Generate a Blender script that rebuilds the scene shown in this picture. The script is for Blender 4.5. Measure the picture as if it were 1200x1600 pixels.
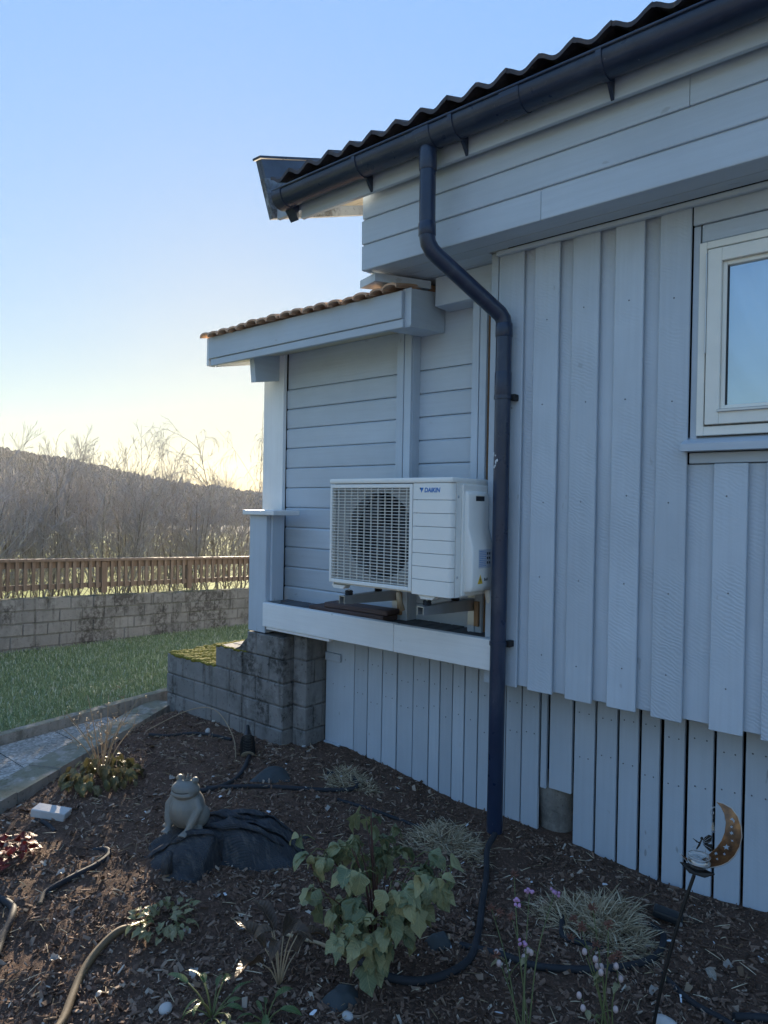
import bpy, bmesh, math, random
import numpy as np
from mathutils import Vector, Matrix, noise

for _o in list(bpy.data.objects):
    bpy.data.objects.remove(_o)
scene = bpy.context.scene
COL = scene.collection
rnd = random.Random(7)
R = math.radians

# ------------------------------------------------------------------ camera
# the house front runs along X, +Y goes into the house, ground near z = 0
cam_d = bpy.data.cameras.new('camera')
cam_d.sensor_fit = 'VERTICAL'
cam_d.sensor_height = 36.0
cam_d.lens = 24.0
cam_d.clip_start = 0.05
cam_d.clip_end = 6000
cam = bpy.data.objects.new('camera', cam_d)
COL.objects.link(cam)
_yaw, _pitch, _roll = R(40.4), R(-0.48), R(1.02)
_f = Vector((-math.sin(_yaw) * math.cos(_pitch), math.cos(_yaw) * math.cos(_pitch), math.sin(_pitch)))
_r = Vector((math.cos(_yaw), math.sin(_yaw), 0))
_u = _r.cross(_f)
_r2 = _r * math.cos(_roll) + _u * math.sin(_roll)
_u2 = _u * math.cos(_roll) - _r * math.sin(_roll)
cam.matrix_world = Matrix(((_r2.x, _u2.x, -_f.x, 0), (_r2.y, _u2.y, -_f.y, 0), (_r2.z, _u2.z, -_f.z, 1.55), (0, 0, 0, 1)))
scene.camera = cam

# ------------------------------------------------------------------ sky, sun, exposure
SUN_EL, SUN_AZ = R(11.2), R(52.0)           # low sun, left of the house front's normal, behind the porch
world = bpy.data.worlds.new('World')
scene.world = world
world.use_nodes = True
wn, wl = world.node_tree.nodes, world.node_tree.links
wn.clear()
sky = wn.new('ShaderNodeTexSky')
sky.sky_type = 'NISHITA'
sky.sun_disc = False
sky.sun_elevation = SUN_EL
sky.sun_rotation = -SUN_AZ
sky.altitude = 50
sky.air_density = 1.0
sky.dust_density = 0.1
sky.ozone_density = 1.5
# compress the range of the whole sky evenly (radiance * luminance^-0.82), hue kept
bw = wn.new('ShaderNodeRGBToBW')
pw_ = wn.new('ShaderNodeMath')
pw_.operation = 'POWER'
pw_.inputs[1].default_value = -0.82
gam = wn.new('ShaderNodeVectorMath')
gam.operation = 'SCALE'
wl.new(sky.outputs[0], bw.inputs[0])
wl.new(bw.outputs[0], pw_.inputs[0])
wl.new(pw_.outputs[0], gam.inputs['Scale'])
bg = wn.new('ShaderNodeBackground')
bg.inputs[1].default_value = 0.15
wo = wn.new('ShaderNodeOutputWorld')
wl.new(sky.outputs[0], gam.inputs[0])
hsv = wn.new('ShaderNodeHueSaturation')
hsv.inputs['Hue'].default_value = 0.507
hsv.inputs['Saturation'].default_value = 1.16
wl.new(gam.outputs[0], hsv.inputs['Color'])
wl.new(hsv.outputs[0], bg.inputs[0])
wl.new(bg.outputs[0], wo.inputs[0])

sun_d = bpy.data.lights.new('sun', 'SUN')
sun_d.energy = 5.0
sun_d.angle = R(0.6)
sun_d.color = (1.0, 0.84, 0.62)
sun = bpy.data.objects.new('sun', sun_d)
COL.objects.link(sun)
_sd = Vector((-math.sin(SUN_AZ) * math.cos(SUN_EL), math.cos(SUN_AZ) * math.cos(SUN_EL), math.sin(SUN_EL)))
sun.rotation_euler = _sd.to_track_quat('Z', 'Y').to_euler()
sun.location = (-20, 16, 8)

scene.view_settings.view_transform = 'Standard'
scene.view_settings.look = 'None'
scene.view_settings.gamma = 1.0
scene.view_settings.use_curve_mapping = False
scene.view_settings.exposure = 1.8
scene.render.engine = 'CYCLES'
scene.cycles.max_bounces = 6
scene.cycles.diffuse_bounces = 3
scene.cycles.transparent_max_bounces = 12
scene.cycles.use_denoising = True

# ------------------------------------------------------------------ material helpers
class NT:
    def __init__(s, name):
        s.m = bpy.data.materials.new(name)
        s.m.use_nodes = True
        s.t = s.m.node_tree
        s.t.nodes.clear()
        s.out = s.t.nodes.new('ShaderNodeOutputMaterial')
        s.geo = s.t.nodes.new('ShaderNodeNewGeometry')
        s.oi = s.t.nodes.new('ShaderNodeObjectInfo')
        s.pos = s.geo.outputs['Position']
    def n(s, kind, **kw):
        nd = s.t.nodes.new('ShaderNode' + kind)
        ins = kw.pop('ins', {})
        for k, v in kw.items():
            setattr(nd, k, v)
        for k, v in ins.items():
            if hasattr(v, 'is_output') or isinstance(v, bpy.types.NodeSocket):
                s.t.links.new(v, nd.inputs[k])
            else:
                nd.inputs[k].default_value = v
        return nd
    def vec(s, scale=(1, 1, 1), rot=(0, 0, 0), src=None):
        return s.n('Mapping', ins={0: src or s.pos, 2: rot, 3: scale}).outputs[0]
    def noise(s, scale, detail=4, rough=.55, vec=None, dist=0.0):
        return s.n('TexNoise', ins={'Vector': vec or s.pos, 'Scale': scale, 'Detail': detail, 'Roughness': rough, 'Distortion': dist}).outputs[0]
    def ramp(s, fac, stops, interp='LINEAR'):
        nd = s.n('ValToRGB', ins={0: fac})
        nd.color_ramp.interpolation = interp
        el = nd.color_ramp.elements
        while len(el) < len(stops):
            el.new(0.5)
        for e, (p, c) in zip(el, stops):
            e.position = p
            e.color = (c, c, c, 1) if isinstance(c, (int, float)) else (*c, 1)
        return nd.outputs[0]
    def math(s, op, a, b=0.0, c=False):
        return s.n('Math', operation=op, use_clamp=c, ins={0: a, 1: b}).outputs[0]
    def mix(s, fac, a, b, mode='MIX'):
        nd = s.n('Mix', data_type='RGBA', blend_type=mode)
        for i, v in ((0, fac), (6, a), (7, b)):
            if isinstance(v, bpy.types.NodeSocket):
                s.t.links.new(v, nd.inputs[i])
            elif i == 0:
                nd.inputs[0].default_value = v
            else:
                nd.inputs[i].default_value = (*v, 1) if len(v) == 3 else v
        return nd.outputs[2]
    def bump(s, h, strength=.3, dist=.002, nrm=None):
        ins = {'Height': h, 'Strength': strength, 'Distance': dist}
        if nrm is not None:
            ins['Normal'] = nrm
        return s.n('Bump', ins=ins).outputs[0]
    def done(s, col, rough=.6, normal=None, metal=0.0, spec=.4, **kw):
        b = s.n('BsdfPrincipled')
        for k, v in dict({'Base Color': col, 'Roughness': rough, 'Metallic': metal, 'Specular IOR Level': spec}, **kw).items():
            if isinstance(v, bpy.types.NodeSocket):
                s.t.links.new(v, b.inputs[k])
            elif isinstance(v, tuple) and len(v) == 3:
                b.inputs[k].default_value = (*v, 1)
            else:
                b.inputs[k].default_value = v
        if normal is not None:
            s.t.links.new(normal, b.inputs['Normal'])
        s.t.links.new(b.outputs[0], s.out.inputs[0])
        s.b = b
        return s.m

def sc(c, k):
    return tuple(v * k for v in c)

def paint(name, col, axis='Z', saw=0.0, rough=.5, wear=.25, wearcol=(.16, .15, .14), grain=.35):
    """painted timber: axis = the way the grain runs; saw = strength of band-saw marks"""
    t = NT(name)
    st = {'X': (1.2, 30, 30), 'Y': (30, 1.2, 30), 'Z': (30, 30, 1.2)}[axis]
    off = t.n('VectorMath', operation='MULTIPLY_ADD', ins={0: t.pos, 1: (1, 1, 1)})
    sv = t.n('CombineXYZ', ins={0: t.oi.outputs['Random'], 1: t.oi.outputs['Random'], 2: t.oi.outputs['Random']}).outputs[0]
    sv = t.n('VectorMath', operation='SCALE', ins={0: sv, 3: 9.0}).outputs[0]
    t.t.links.new(sv, off.inputs[2])
    p = off.outputs[0]
    g = t.noise(2.2, 5, .6, t.vec(st, src=p))
    fine = t.noise(60, 3, .6, p)
    big = t.noise(1.6, 4, .6, p)
    c = t.mix(t.ramp(big, [(.3, 0), (.7, 1)]), sc(col, .90), sc(col, 1.06))
    c = t.mix(t.math('MULTIPLY', t.ramp(g, [(.35, 1), (.6, 0)]), .16), c, sc(col, .7))
    rv = t.n('MapRange', ins={0: t.oi.outputs['Random'], 3: .93, 4: 1.05}).outputs[0]
    c = t.mix(1.0, c, t.n('CombineColor', ins={0: rv, 1: rv, 2: rv}).outputs[0], 'MULTIPLY')
    sp = t.noise(23, 2, .5, t.vec({'X': (.35, 1, 1), 'Y': (1, .35, 1), 'Z': (1, 1, .35)}[axis], src=p))
    w = t.math('MULTIPLY', t.ramp(sp, [(.735, 0), (.76, 1)]), wear)
    c = t.mix(w, c, wearcol)
    h = t.math('ADD', t.math('MULTIPLY', g, grain), t.math('MULTIPLY', fine, .25))
    if saw:
        wv = t.n('TexWave', wave_type='BANDS', bands_direction='DIAGONAL', ins={0: t.vec((1, 0.2, 1), (0, R(18), 0), p), 'Scale': 30.0, 'Distortion': 9.0, 'Detail': 3.0, 'Detail Scale': .6}).outputs[0]
        patch = t.ramp(t.noise(3.5, 2, .5, p), [(.40, .05), (.62, 1)])
        h = t.math('ADD', h, t.math('MULTIPLY', t.math('MULTIPLY', wv, patch), saw))
    rg = t.n('MapRange', ins={0: fine, 3: rough - .08, 4: rough + .12}).outputs[0]
    return t.done(c, rg, t.bump(h, .55, .0035), spec=.45)

def plain(name, col, rough=.5, metal=0.0, var=.08, bump=0.0, bscale=40, spec=.4, **kw):
    t = NT(name)
    n = t.noise(7, 4, .6)
    c = t.mix(t.ramp(n, [(.3, 0), (.7, 1)]), sc(col, 1 - var), sc(col, 1 + var))
    nr = t.bump(t.noise(bscale, 4, .65), .5, bump) if bump else None
    rr = t.n('MapRange', ins={0: t.noise(19, 3), 3: max(.02, rough - .07), 4: min(1, rough + .07)}).outputs[0]
    return t.done(c, rr, nr, metal, spec, **kw)

BLUE = (.525, .59, .66)
M = {}
M['wall'] = paint('wall_paint', BLUE, 'Z', saw=.36, rough=.42)
M['wall_x'] = paint('cladding_paint', BLUE, 'X', saw=.0, rough=.45)
M['porch_x'] = paint('porch_siding_paint', sc(BLUE, 1.06), 'X', rough=.45, grain=.5)
M['slat'] = paint('skirting_paint', sc(BLUE, .92), 'Z', saw=.1, rough=.55, wear=.5)
M['trim_y'] = paint('beam_paint', BLUE, 'Y', rough=.5)
M['post'] = paint('post_paint', sc(BLUE, 1.02), 'Z', rough=.5)
M['white_x'] = paint('white_beam_paint', (.90, .90, .89), 'X', rough=.5, wear=.35)
M['white_z'] = paint('white_post_paint', (.90, .90, .89), 'Z', rough=.5, wear=.2)
M['cream'] = paint('cream_soffit_paint', (.62, .58, .46), 'Y', rough=.6)
M['frame'] = plain('window_frame_paint', (.84, .82, .75), .42, var=.04)
M['bare_wood'] = paint('bare_wood', (.36, .22, .12), 'Z', rough=.7, grain=.8)
M['backing'] = plain('dark_backing', (.018, .018, .02), .9)
M['deck'] = paint('deck_board_stain', (.10, .11, .125), 'Y', rough=.75, grain=.8)
def gutter_mat():
    t = NT('gutter_plastic')
    c = t.mix(t.ramp(t.noise(5, 4, .6), [(.3, 0), (.7, 1)]), (.014, .025, .056), (.021, .035, .072))
    dust = t.math('MULTIPLY', t.ramp(t.noise(2.2, 5, .7, t.vec((1.0, 6, 1.4))), [(.52, 0), (.70, 1)]), .22)
    c = t.mix(dust, c, (.16, .17, .18))
    scr = t.math('MULTIPLY', t.ramp(t.noise(9, 3, .6, t.vec((7, 7, .9))), [(.70, 0), (.73, 1)]), .35)
    c = t.mix(scr, c, (.22, .23, .25))
    rr = t.n('MapRange', ins={0: t.noise(13, 4), 3: .20, 4: .42}).outputs[0]
    return t.done(c, rr, t.bump(t.noise(90, 3), .4, .0005), 0, .5)
M['gutter'] = gutter_mat()
M['steel'] = plain('galvanised_steel', (.55, .56, .57), .38, metal=.85)
M['rubber'] = plain('black_rubber', (.015, .015, .016), .6)
M['unit'] = plain('unit_casing', (.88, .865, .82), .45, var=.02)
M['unit_dark'] = plain('unit_inside', (.03, .034, .042), .6)
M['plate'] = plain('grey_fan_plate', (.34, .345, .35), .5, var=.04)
M['fan'] = plain('fan_plastic', (.05, .055, .065), .45)
M['coil'] = plain('coil_fins', (.16, .17, .18), .5, metal=.3)
M['blue_print'] = plain('blue_print', (.02, .19, .55), .5, var=0)
M['dark_print'] = plain('dark_print', (.03, .035, .05), .6, var=0)
M['label'] = plain('label_paper', (.60, .64, .70), .5, var=.02)
M['yellow_print'] = plain('yellow_print', (.75, .50, .04), .5, var=0)
M['hose'] = plain('hose_rubber', (.022, .024, .029), .72, var=.25, bump=.001, bscale=120)
M['hose_brown'] = plain('weathered_hose', (.16, .11, .06), .7, var=.3, bump=.001, bscale=120)

def tile_mat(name, a, b, moss):
    t = NT(name)
    n = t.noise(14, 5, .65)
    c = t.mix(t.ramp(n, [(.3, 0), (.7, 1)]), a, b)
    c = t.mix(t.math('MULTIPLY', t.oi.outputs['Random'], .5), c, sc(b, 1.25))
    c = t.mix(t.math('MULTIPLY', t.ramp(t.noise(34, 4, .7), [(.55, 0), (.68, 1)]), .7), c, moss)
    return t.done(c, .85, t.bump(t.noise(90, 4, .7), .6, .003))
M['tile'] = tile_mat('dark_roof_tile', (.045, .045, .055), (.085, .075, .08), (.15, .11, .085))
M['clay'] = tile_mat('orange_clay_tile', (.48, .27, .16), (.62, .40, .27), (.55, .50, .42))

def concrete(name, base, dark, moss, mossamt=.5, darkamt=.7, cover=.50):
    t = NT(name)
    n1 = t.noise(5, 6, .65)
    n2 = t.noise(2.6, 5, .6, t.vec((1, 1, .55)))
    n3 = t.noise(60, 4, .7)
    c = t.mix(t.ramp(n1, [(.3, 0), (.7, 1)]), sc(base, .75), sc(base, 1.18))
    c = t.mix(t.math('MULTIPLY', t.oi.outputs['Random'], .35), c, sc(base, .62))
    blot = t.math('MULTIPLY', t.ramp(n2, [(cover, 0), (cover + .10, 1)]), t.ramp(t.noise(21, 5, .75), [(.40, 0), (.56, 1)]))
    c = t.mix(t.math('MULTIPLY', blot, darkamt), c, dark)
    c = t.mix(t.math('MULTIPLY', t.ramp(t.noise(9, 5, .7), [(.60, 0), (.68, 1)]), .4), c, sc(base, 1.6))
    run = t.math('MULTIPLY', t.ramp(t.noise(3.0, 4, .6, t.vec((4.5, 4.5, .35))), [(.54, 0), (.64, 1)]), t.ramp(t.noise(30, 4, .7), [(.36, .25), (.55, 1)]))
    c = t.mix(t.math('MULTIPLY', run, darkamt * .8), c, sc(dark, 1.3))
    pit = t.ramp(t.noise(42, 3, .6), [(.64, 0), (.68, 1)])
    c = t.mix(t.math('MULTIPLY', pit, .55), c, dark)
    up = t.n('SeparateXYZ', ins={0: t.geo.outputs['Normal']}).outputs[2]
    mz = t.math('MULTIPLY', t.ramp(up, [(.45, 0), (.8, 1)]), t.ramp(t.noise(12, 4, .6), [(.36, 0), (.5, 1)]))
    c = t.mix(t.math('MULTIPLY', mz, mossamt), c, moss)
    h = t.math('ADD', t.math('MULTIPLY', n3, .6), t.math('MULTIPLY', t.noise(240, 2), .4))
    return t.done(c, .92, t.bump(h, .8, .005), spec=.2)
M['block'] = concrete('old_concrete_block', (.27, .258, .245), (.028, .026, .022), (.20, .19, .03), .0, .75, .54)
M['mortar'] = concrete('block_mortar', (.20, .19, .18), (.03, .028, .024), (.10, .10, .03), .0, .8)
M['gwall'] = concrete('garden_wall_block', (.275, .26, .245), (.055, .048, .042), (.07, .075, .03), .8, .8, .45)
M['kerb'] = concrete('kerb_concrete', (.38, .345, .30), (.07, .06, .045), (.10, .10, .03), .5, .5)
M['stone'] = concrete('foundation_stone', (.30, .28, .25), (.10, .09, .08), (.2, .2, .1), 0, .5)

def aggregate():
    t = NT('exposed_aggregate_slab')
    v = t.n('TexVoronoi', ins={'Vector': t.pos, 'Scale': 75.0})
    c = t.ramp(v.outputs['Color'], [(.0, (.14, .13, .12)), (.5, (.32, .30, .27)), (1, (.52, .50, .46))])
    c = t.mix(t.math('MULTIPLY', t.ramp(t.noise(4, 4), [(.45, 0), (.65, 1)]), .5), c, (.09, .09, .07))
    return t.done(c, .85, t.bump(v.outputs['Distance'], .9, .004))
M['slab'] = aggregate()

def fence_wood():
    t = NT('stained_fence_wood')
    g = t.noise(3, 5, .6, t.vec((20, 20, 2)))
    c = t.mix(t.ramp(g, [(.3, 0), (.7, 1)]), (.15, .098, .068), (.25, .17, .12))
    c = t.mix(t.math('MULTIPLY', t.oi.outputs['Random'], .35), c, (.30, .23, .18))
    return t.done(c, .75, t.bump(g, .5, .004))
M['fence'] = fence_wood()

def earth(name, a, b, scale=9):
    t = NT(name)
    n = t.noise(scale, 6, .7)
    c = t.mix(t.ramp(n, [(.3, 0), (.7, 1)]), a, b)
    c = t.mix(t.math('MULTIPLY', t.ramp(t.noise(70, 4, .7), [(.5, 0), (.62, 1)]), .5), c, sc(b, 1.6))
    return t.done(c, .95, t.bump(t.noise(75, 5, .75), 1.0, .012), spec=.15)
M['mulch'] = earth('mulch_soil', (.075, .046, .032), (.15, .092, .066))
M['lawn'] = earth('lawn_soil', (.12, .145, .06), (.18, .21, .09), 5)

def island(name, stops, rough=.85, spec=.2, trans=0.0, bump=0.0):
    t = NT(name)
    c = t.ramp(t.geo.outputs['Random Per Island'], stops)
    nr = t.bump(t.noise(150, 3), .6, bump) if bump else None
    return t.done(c, rough, nr, 0, spec)
M['chips'] = island('bark_chips', [(0, (.060, .038, .027)), (.40, (.15, .092, .064)), (.75, (.235, .15, .108)), (.94, (.31, .225, .165)), (.985, (.42, .34, .27)), (1, (.50, .45, .38))], .85, .25, bump=.002)
M['flakes'] = island('white_paint_flakes', [(0, (.55, .57, .60)), (1, (.75, .77, .80))], .7)
M['grass'] = island('lawn_grass', [(0, (.14, .20, .09)), (.45, (.24, .30, .13)), (.75, (.33, .37, .19)), (1, (.58, .56, .45))], .55, .35)
M['straw'] = island('cut_straw', [(0, (.15, .105, .06)), (.25, (.31, .235, .135)), (.6, (.48, .385, .25)), (1, (.66, .56, .40))], .8)

def leaf_mat(name, a, b, vein, rough=.5):
    t = NT(name)
    n = t.noise(22, 4, .6)
    c = t.mix(t.ramp(n, [(.3, 0), (.7, 1)]), a, b)
    c = t.mix(t.math('MULTIPLY', t.oi.outputs['Random'], .7), c, vein)
    oc = t.n('TexCoord').outputs['Object']
    xyz = t.n('SeparateXYZ', ins={0: oc})
    ax = t.math('ABSOLUTE', xyz.outputs[0])
    rib = t.ramp(t.math('MULTIPLY', ax, 400.0), [(.25, 1), (.6, 0)])
    side = t.math('SINE', t.math('MULTIPLY', t.math('SUBTRACT', xyz.outputs[1], t.math('MULTIPLY', ax, .9)), 620.0))
    c = t.mix(t.math('MULTIPLY', rib, .45), c, sc(vein, 1.15))
    c = t.mix(t.math('MULTIPLY', t.ramp(side, [(.80, 0), (1, 1)]), .22), c, vein)
    blot = t.ramp(t.noise(48, 4, .7), [(.64, 0), (.70, 1)])
    c = t.mix(t.math('MULTIPLY', blot, .55), c, (.10, .065, .03))
    hh = t.math('ADD', t.math('MULTIPLY', side, .3), t.math('SUBTRACT', t.noise(60, 3), t.math('MULTIPLY', rib, .8)))
    t.done(c, rough, t.bump(hh, .5, .003), 0, .35)
    tr = t.n('BsdfTranslucent', ins={0: c})
    ms = t.n('MixShader', ins={0: .18})
    t.t.links.new(t.b.outputs[0], ms.inputs[1]); t.t.links.new(tr.outputs[0], ms.inputs[2])
    t.t.links.new(ms.outputs[0], t.out.inputs[0])
    return t.m
M['leaf_peony'] = leaf_mat('fading_peony_leaf', (.115, .155, .085), (.19, .225, .12), (.43, .38, .18))
M['leaf_green'] = leaf_mat('fresh_green_leaf', (.05, .095, .025), (.085, .14, .04), (.16, .19, .08), .4)
M['leaf_dead'] = leaf_mat('withered_dark_leaf', (.045, .028, .018), (.10, .06, .035), (.15, .10, .06), .45)
M['leaf_olive'] = leaf_mat('olive_dry_leaf', (.07, .078, .035), (.14, .14, .06), (.17, .13, .06))
M['leaf_pale'] = leaf_mat('pale_sedum_leaf', (.13, .15, .06), (.22, .23, .10), (.33, .28, .16))
M['leaf_red'] = leaf_mat('dark_red_leaf', (.045, .008, .012), (.11, .018, .020), (.28, .03, .015))
M['leaf_tan'] = leaf_mat('dry_tan_leaf', (.25, .20, .15), (.40, .35, .29), (.5, .46, .42))
M['stem_red'] = plain('red_brown_stem', (.085, .032, .022), .6, var=.2)
M['stem_tan'] = plain('dry_tan_stem', (.36, .27, .17), .75, var=.25)
M['stem_green'] = plain('green_stem', (.13, .14, .05), .65, var=.2)
M['petal'] = plain('pink_petal', (.50, .26, .42), .6, var=.25)
M['petal_pale'] = plain('pale_pink_bud', (.55, .42, .40), .6, var=.2)
M['seed_head'] = plain('brown_seed_head', (.17, .075, .05), .8, var=.3)
M['bark'] = plain('shrub_bark', (.19, .16, .14), .85, var=.25)
M['twig'] = plain('shrub_twig', (.38, .345, .32), .8, var=.25)
M['frog'] = plain('frog_stoneware', (.19, .18, .155), .5, var=.25, bump=.0012, bscale=60, spec=.5)
def fabric_mat():
    t = NT('landscape_fabric')
    c = t.mix(t.ramp(t.noise(9, 5, .65), [(.3, 0), (.7, 1)]), (.030, .034, .040), (.062, .068, .078))
    st = t.noise(5, 5, .7, t.vec((3, 14, 3), (0, 0, R(-38))))
    c = t.mix(t.math('MULTIPLY', t.ramp(st, [(.50, 0), (.66, 1)]), .6), c, (.13, .125, .115))
    wv = t.n('TexWave', ins={0: t.vec((1, 1, 1), (0, 0, R(52))), 'Scale': 70.0, 'Distortion': 1.5}).outputs[0]
    h = t.math('ADD', t.math('MULTIPLY', wv, .5), t.math('MULTIPLY', st, 2.5))
    return t.done(c, .8, t.bump(h, .8, .005), 0, .25)
M['fabric'] = fabric_mat()
M['slate'] = plain('dark_slate', (.045, .055, .06), .7, var=.2, bump=.002)
M['stone_pale'] = plain('pale_stone', (.50, .48, .46), .85, var=.15, bump=.004)
M['plastic_black'] = plain('black_plastic', (.018, .02, .022), .35)
M['lens'] = plain('lamp_lens', (.30, .27, .20), .25)
M['slab_brown'] = plain('brown_plank', (.085, .058, .055), .8, var=.2, bump=.002)
def copper_mat():
    t = NT('patina_copper')
    n = t.noise(26, 5, .65)
    c = t.mix(t.ramp(n, [(.38, 0), (.62, 1)]), (.46, .24, .11), (.20, .11, .065))
    c = t.mix(t.ramp(t.noise(11, 4, .6), [(.50, 0), (.66, 1)]), c, (.10, .085, .075))
    rr = t.n('MapRange', ins={0: n, 3: .32, 4: .6}).outputs[0]
    return t.done(c, rr, t.bump(t.noise(140, 3), .4, .001), .7, .5)
M['copper'] = copper_mat()
M['iron'] = plain('dark_iron', (.03, .028, .026), .5, metal=.5)
M['silver_edge'] = plain('bright_metal_edge', (.55, .54, .52), .35, metal=.8)
def glass_mat():
    t = NT('thin_clear_glass')
    fr = t.n('LayerWeight', ins={0: .35}).outputs[1]
    ms = t.n('MixShader', ins={0: t.n('MapRange', ins={0: fr, 3: .10, 4: .75}).outputs[0]})
    t.t.links.new(t.n('BsdfTransparent', ins={0: (.93, .95, .96, 1)}).outputs[0], ms.inputs[1])
    t.t.links.new(t.n('BsdfGlossy', ins={0: (1, 1, 1, 1), 1: .02}).outputs[0], ms.inputs[2])
    t.t.links.new(ms.outputs[0], t.out.inputs[0])
    return t.m
M['glass'] = glass_mat()
def pane_mat():
    t = NT('coated_window_glass')
    fr = t.n('LayerWeight', ins={0: .4}).outputs[1]
    ms = t.n('MixShader', ins={0: t.n('MapRange', ins={0: fr, 3: .48, 4: .85}).outputs[0]})
    t.t.links.new(t.n('BsdfTransparent', ins={0: (.80, .86, .90, 1)}).outputs[0], ms.inputs[1])
    gl = t.n('BsdfGlossy', ins={0: (.72, .86, 1, 1), 1: .01})
    t.t.links.new(t.bump(t.noise(1.7, 2), .05, .02), gl.inputs['Normal'])
    t.t.links.new(gl.outputs[0], ms.inputs[2])
    t.t.links.new(ms.outputs[0], t.out.inputs[0])
    return t.m
M['pane'] = pane_mat()
M['curtain'] = plain('white_sheer_curtain', (.78, .80, .82), .8, var=.02)

# ------------------------------------------------------------------ mesh helpers
class MB:
    """collects shapes in world coordinates; build() links them as one mesh object"""
    def __init__(s):
        s.v, s.f = [], []
    def add(s, vs, fs):
        b = len(s.v)
        s.v += [tuple(p) for p in vs]
        s.f += [tuple(i + b for i in q) for q in fs]
        return s
    def convex(s, vs, fs):
        vs = [Vector(p) for p in vs]
        c = sum(vs, Vector()) / len(vs)
        o = []
        for q in fs:
            a = vs[q[0]]
            nrm = (vs[q[1]] - a).cross(vs[q[2]] - a)
            m = sum((vs[i] for i in q), Vector()) / len(q)
            o.append(tuple(q) if nrm.dot(m - c) >= 0 else tuple(reversed(q)))
        return s.add(vs, o)
    def box(s, x0, x1, y0, y1, z0, z1, ch=0.0, mat=None):
        lo, hi = (min(x0, x1), min(y0, y1), min(z0, z1)), (max(x0, x1), max(y0, y1), max(z0, z1))
        if ch <= 0:
            vs = [((lo, hi)[i & 1][0], (lo, hi)[i >> 1 & 1][1], (lo, hi)[i >> 2 & 1][2]) for i in range(8)]
            fs = [(0, 1, 3, 2), (4, 5, 7, 6), (0, 1, 5, 4), (2, 3, 7, 6), (0, 2, 6, 4), (1, 3, 7, 5)]
        else:
            vs, ix = [], {}
            for k in range(8):
                sg = (k & 1, k >> 1 & 1, k >> 2 & 1)
                for a in range(3):
                    p = []
                    for b in range(3):
                        e = (hi if sg[b] else lo)[b]
                        p.append(e if b == a else e + (-ch if sg[b] else ch))
                    ix[(k, a)] = len(vs)
                    vs.append(tuple(p))
            fs = []
            for a in range(3):
                b, c = (a + 1) % 3, (a + 2) % 3
                for sgn in (0, 1):
                    ks = [sgn << a | p << b | q << c for p, q in ((0, 0), (1, 0), (1, 1), (0, 1))]
                    fs.append(tuple(ix[(k, a)] for k in ks))
                for p in (0, 1):
                    for q in (0, 1):
                        k0 = p << b | q << c
                        k1 = k0 | 1 << a
                        fs.append((ix[(k0, b)], ix[(k1, b)], ix[(k1, c)], ix[(k0, c)]))
            for k in range(8):
                fs.append((ix[(k, 0)], ix[(k, 1)], ix[(k, 2)]))
        if mat is not None:
            vs = [mat @ Vector(p) for p in vs]
        return s.convex(vs, fs)
    def prism(s, poly, d):
        """poly: list of 3-D points (planar), swept by vector d"""
        n = len(poly)
        d = Vector(d)
        a = [Vector(p) for p in poly]
        nr = Vector()
        for i in range(n):
            nr += a[i].cross(a[(i + 1) % n])
        if nr.dot(d) > 0:
            a.reverse()
        vs = a + [p + d for p in a]
        fs = [tuple(range(n)), tuple(range(2 * n - 1, n - 1, -1))]
        fs += [(i, i + n, (i + 1) % n + n, (i + 1) % n) for i in range(n)]
        return s.add(vs, fs)
    def tube(s, pts, rad, n=8, cap=True, flat=1.0):
        pts = [Vector(p) for p in pts]
        m = len(pts)
        if not isinstance(rad, (list, tuple)):
            rad = [rad] * m
        t0 = (pts[1] - pts[0]).normalized()
        ref = Vector((0, 0, 1)) if abs(t0.z) < .9 else Vector((1, 0, 0))
        x = (ref - t0 * ref.dot(t0)).normalized()
        vs, fs = [], []
        for i, p in enumerate(pts):
            t = (pts[min(i + 1, m - 1)] - pts[max(i - 1, 0)])
            t = t.normalized() if t.length > 1e-9 else t0
            x = (x - t * x.dot(t))
            x = x.normalized() if x.length > 1e-6 else t.orthogonal().normalized()
            y = t.cross(x)
            for k in range(n):
                a = 2 * math.pi * k / n
                vs.append(p + x * (math.cos(a) * rad[i] * flat) + y * (math.sin(a) * rad[i]))
        for i in range(m - 1):
            for k in range(n):
                k2 = (k + 1) % n
                fs.append((i * n + k, i * n + k2, (i + 1) * n + k2, (i + 1) * n + k))
        if cap:
            fs.append(tuple(range(n - 1, -1, -1)))
            fs.append(tuple((m - 1) * n + k for k in range(n)))
        return s.add(vs, fs)
    def lathe(s, prof, n=16, mat=None, cap=True):
        """prof: list of (radius, z)"""
        vs, fs = [], []
        for r_, z in prof:
            for k in range(n):
                a = 2 * math.pi * k / n
                vs.append(Vector((r_ * math.cos(a), r_ * math.sin(a), z)))
        for i in range(len(prof) - 1):
            for k in range(n):
                k2 = (k + 1) % n
                fs.append((i * n + k, i * n + k2, (i + 1) * n + k2, (i + 1) * n + k))
        if cap:
            fs.append(tuple(range(n - 1, -1, -1)))
            fs.append(tuple((len(prof) - 1) * n + k for k in range(n)))
        if mat is not None:
            vs = [mat @ p for p in vs]
        return s.add(vs, fs)
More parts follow.
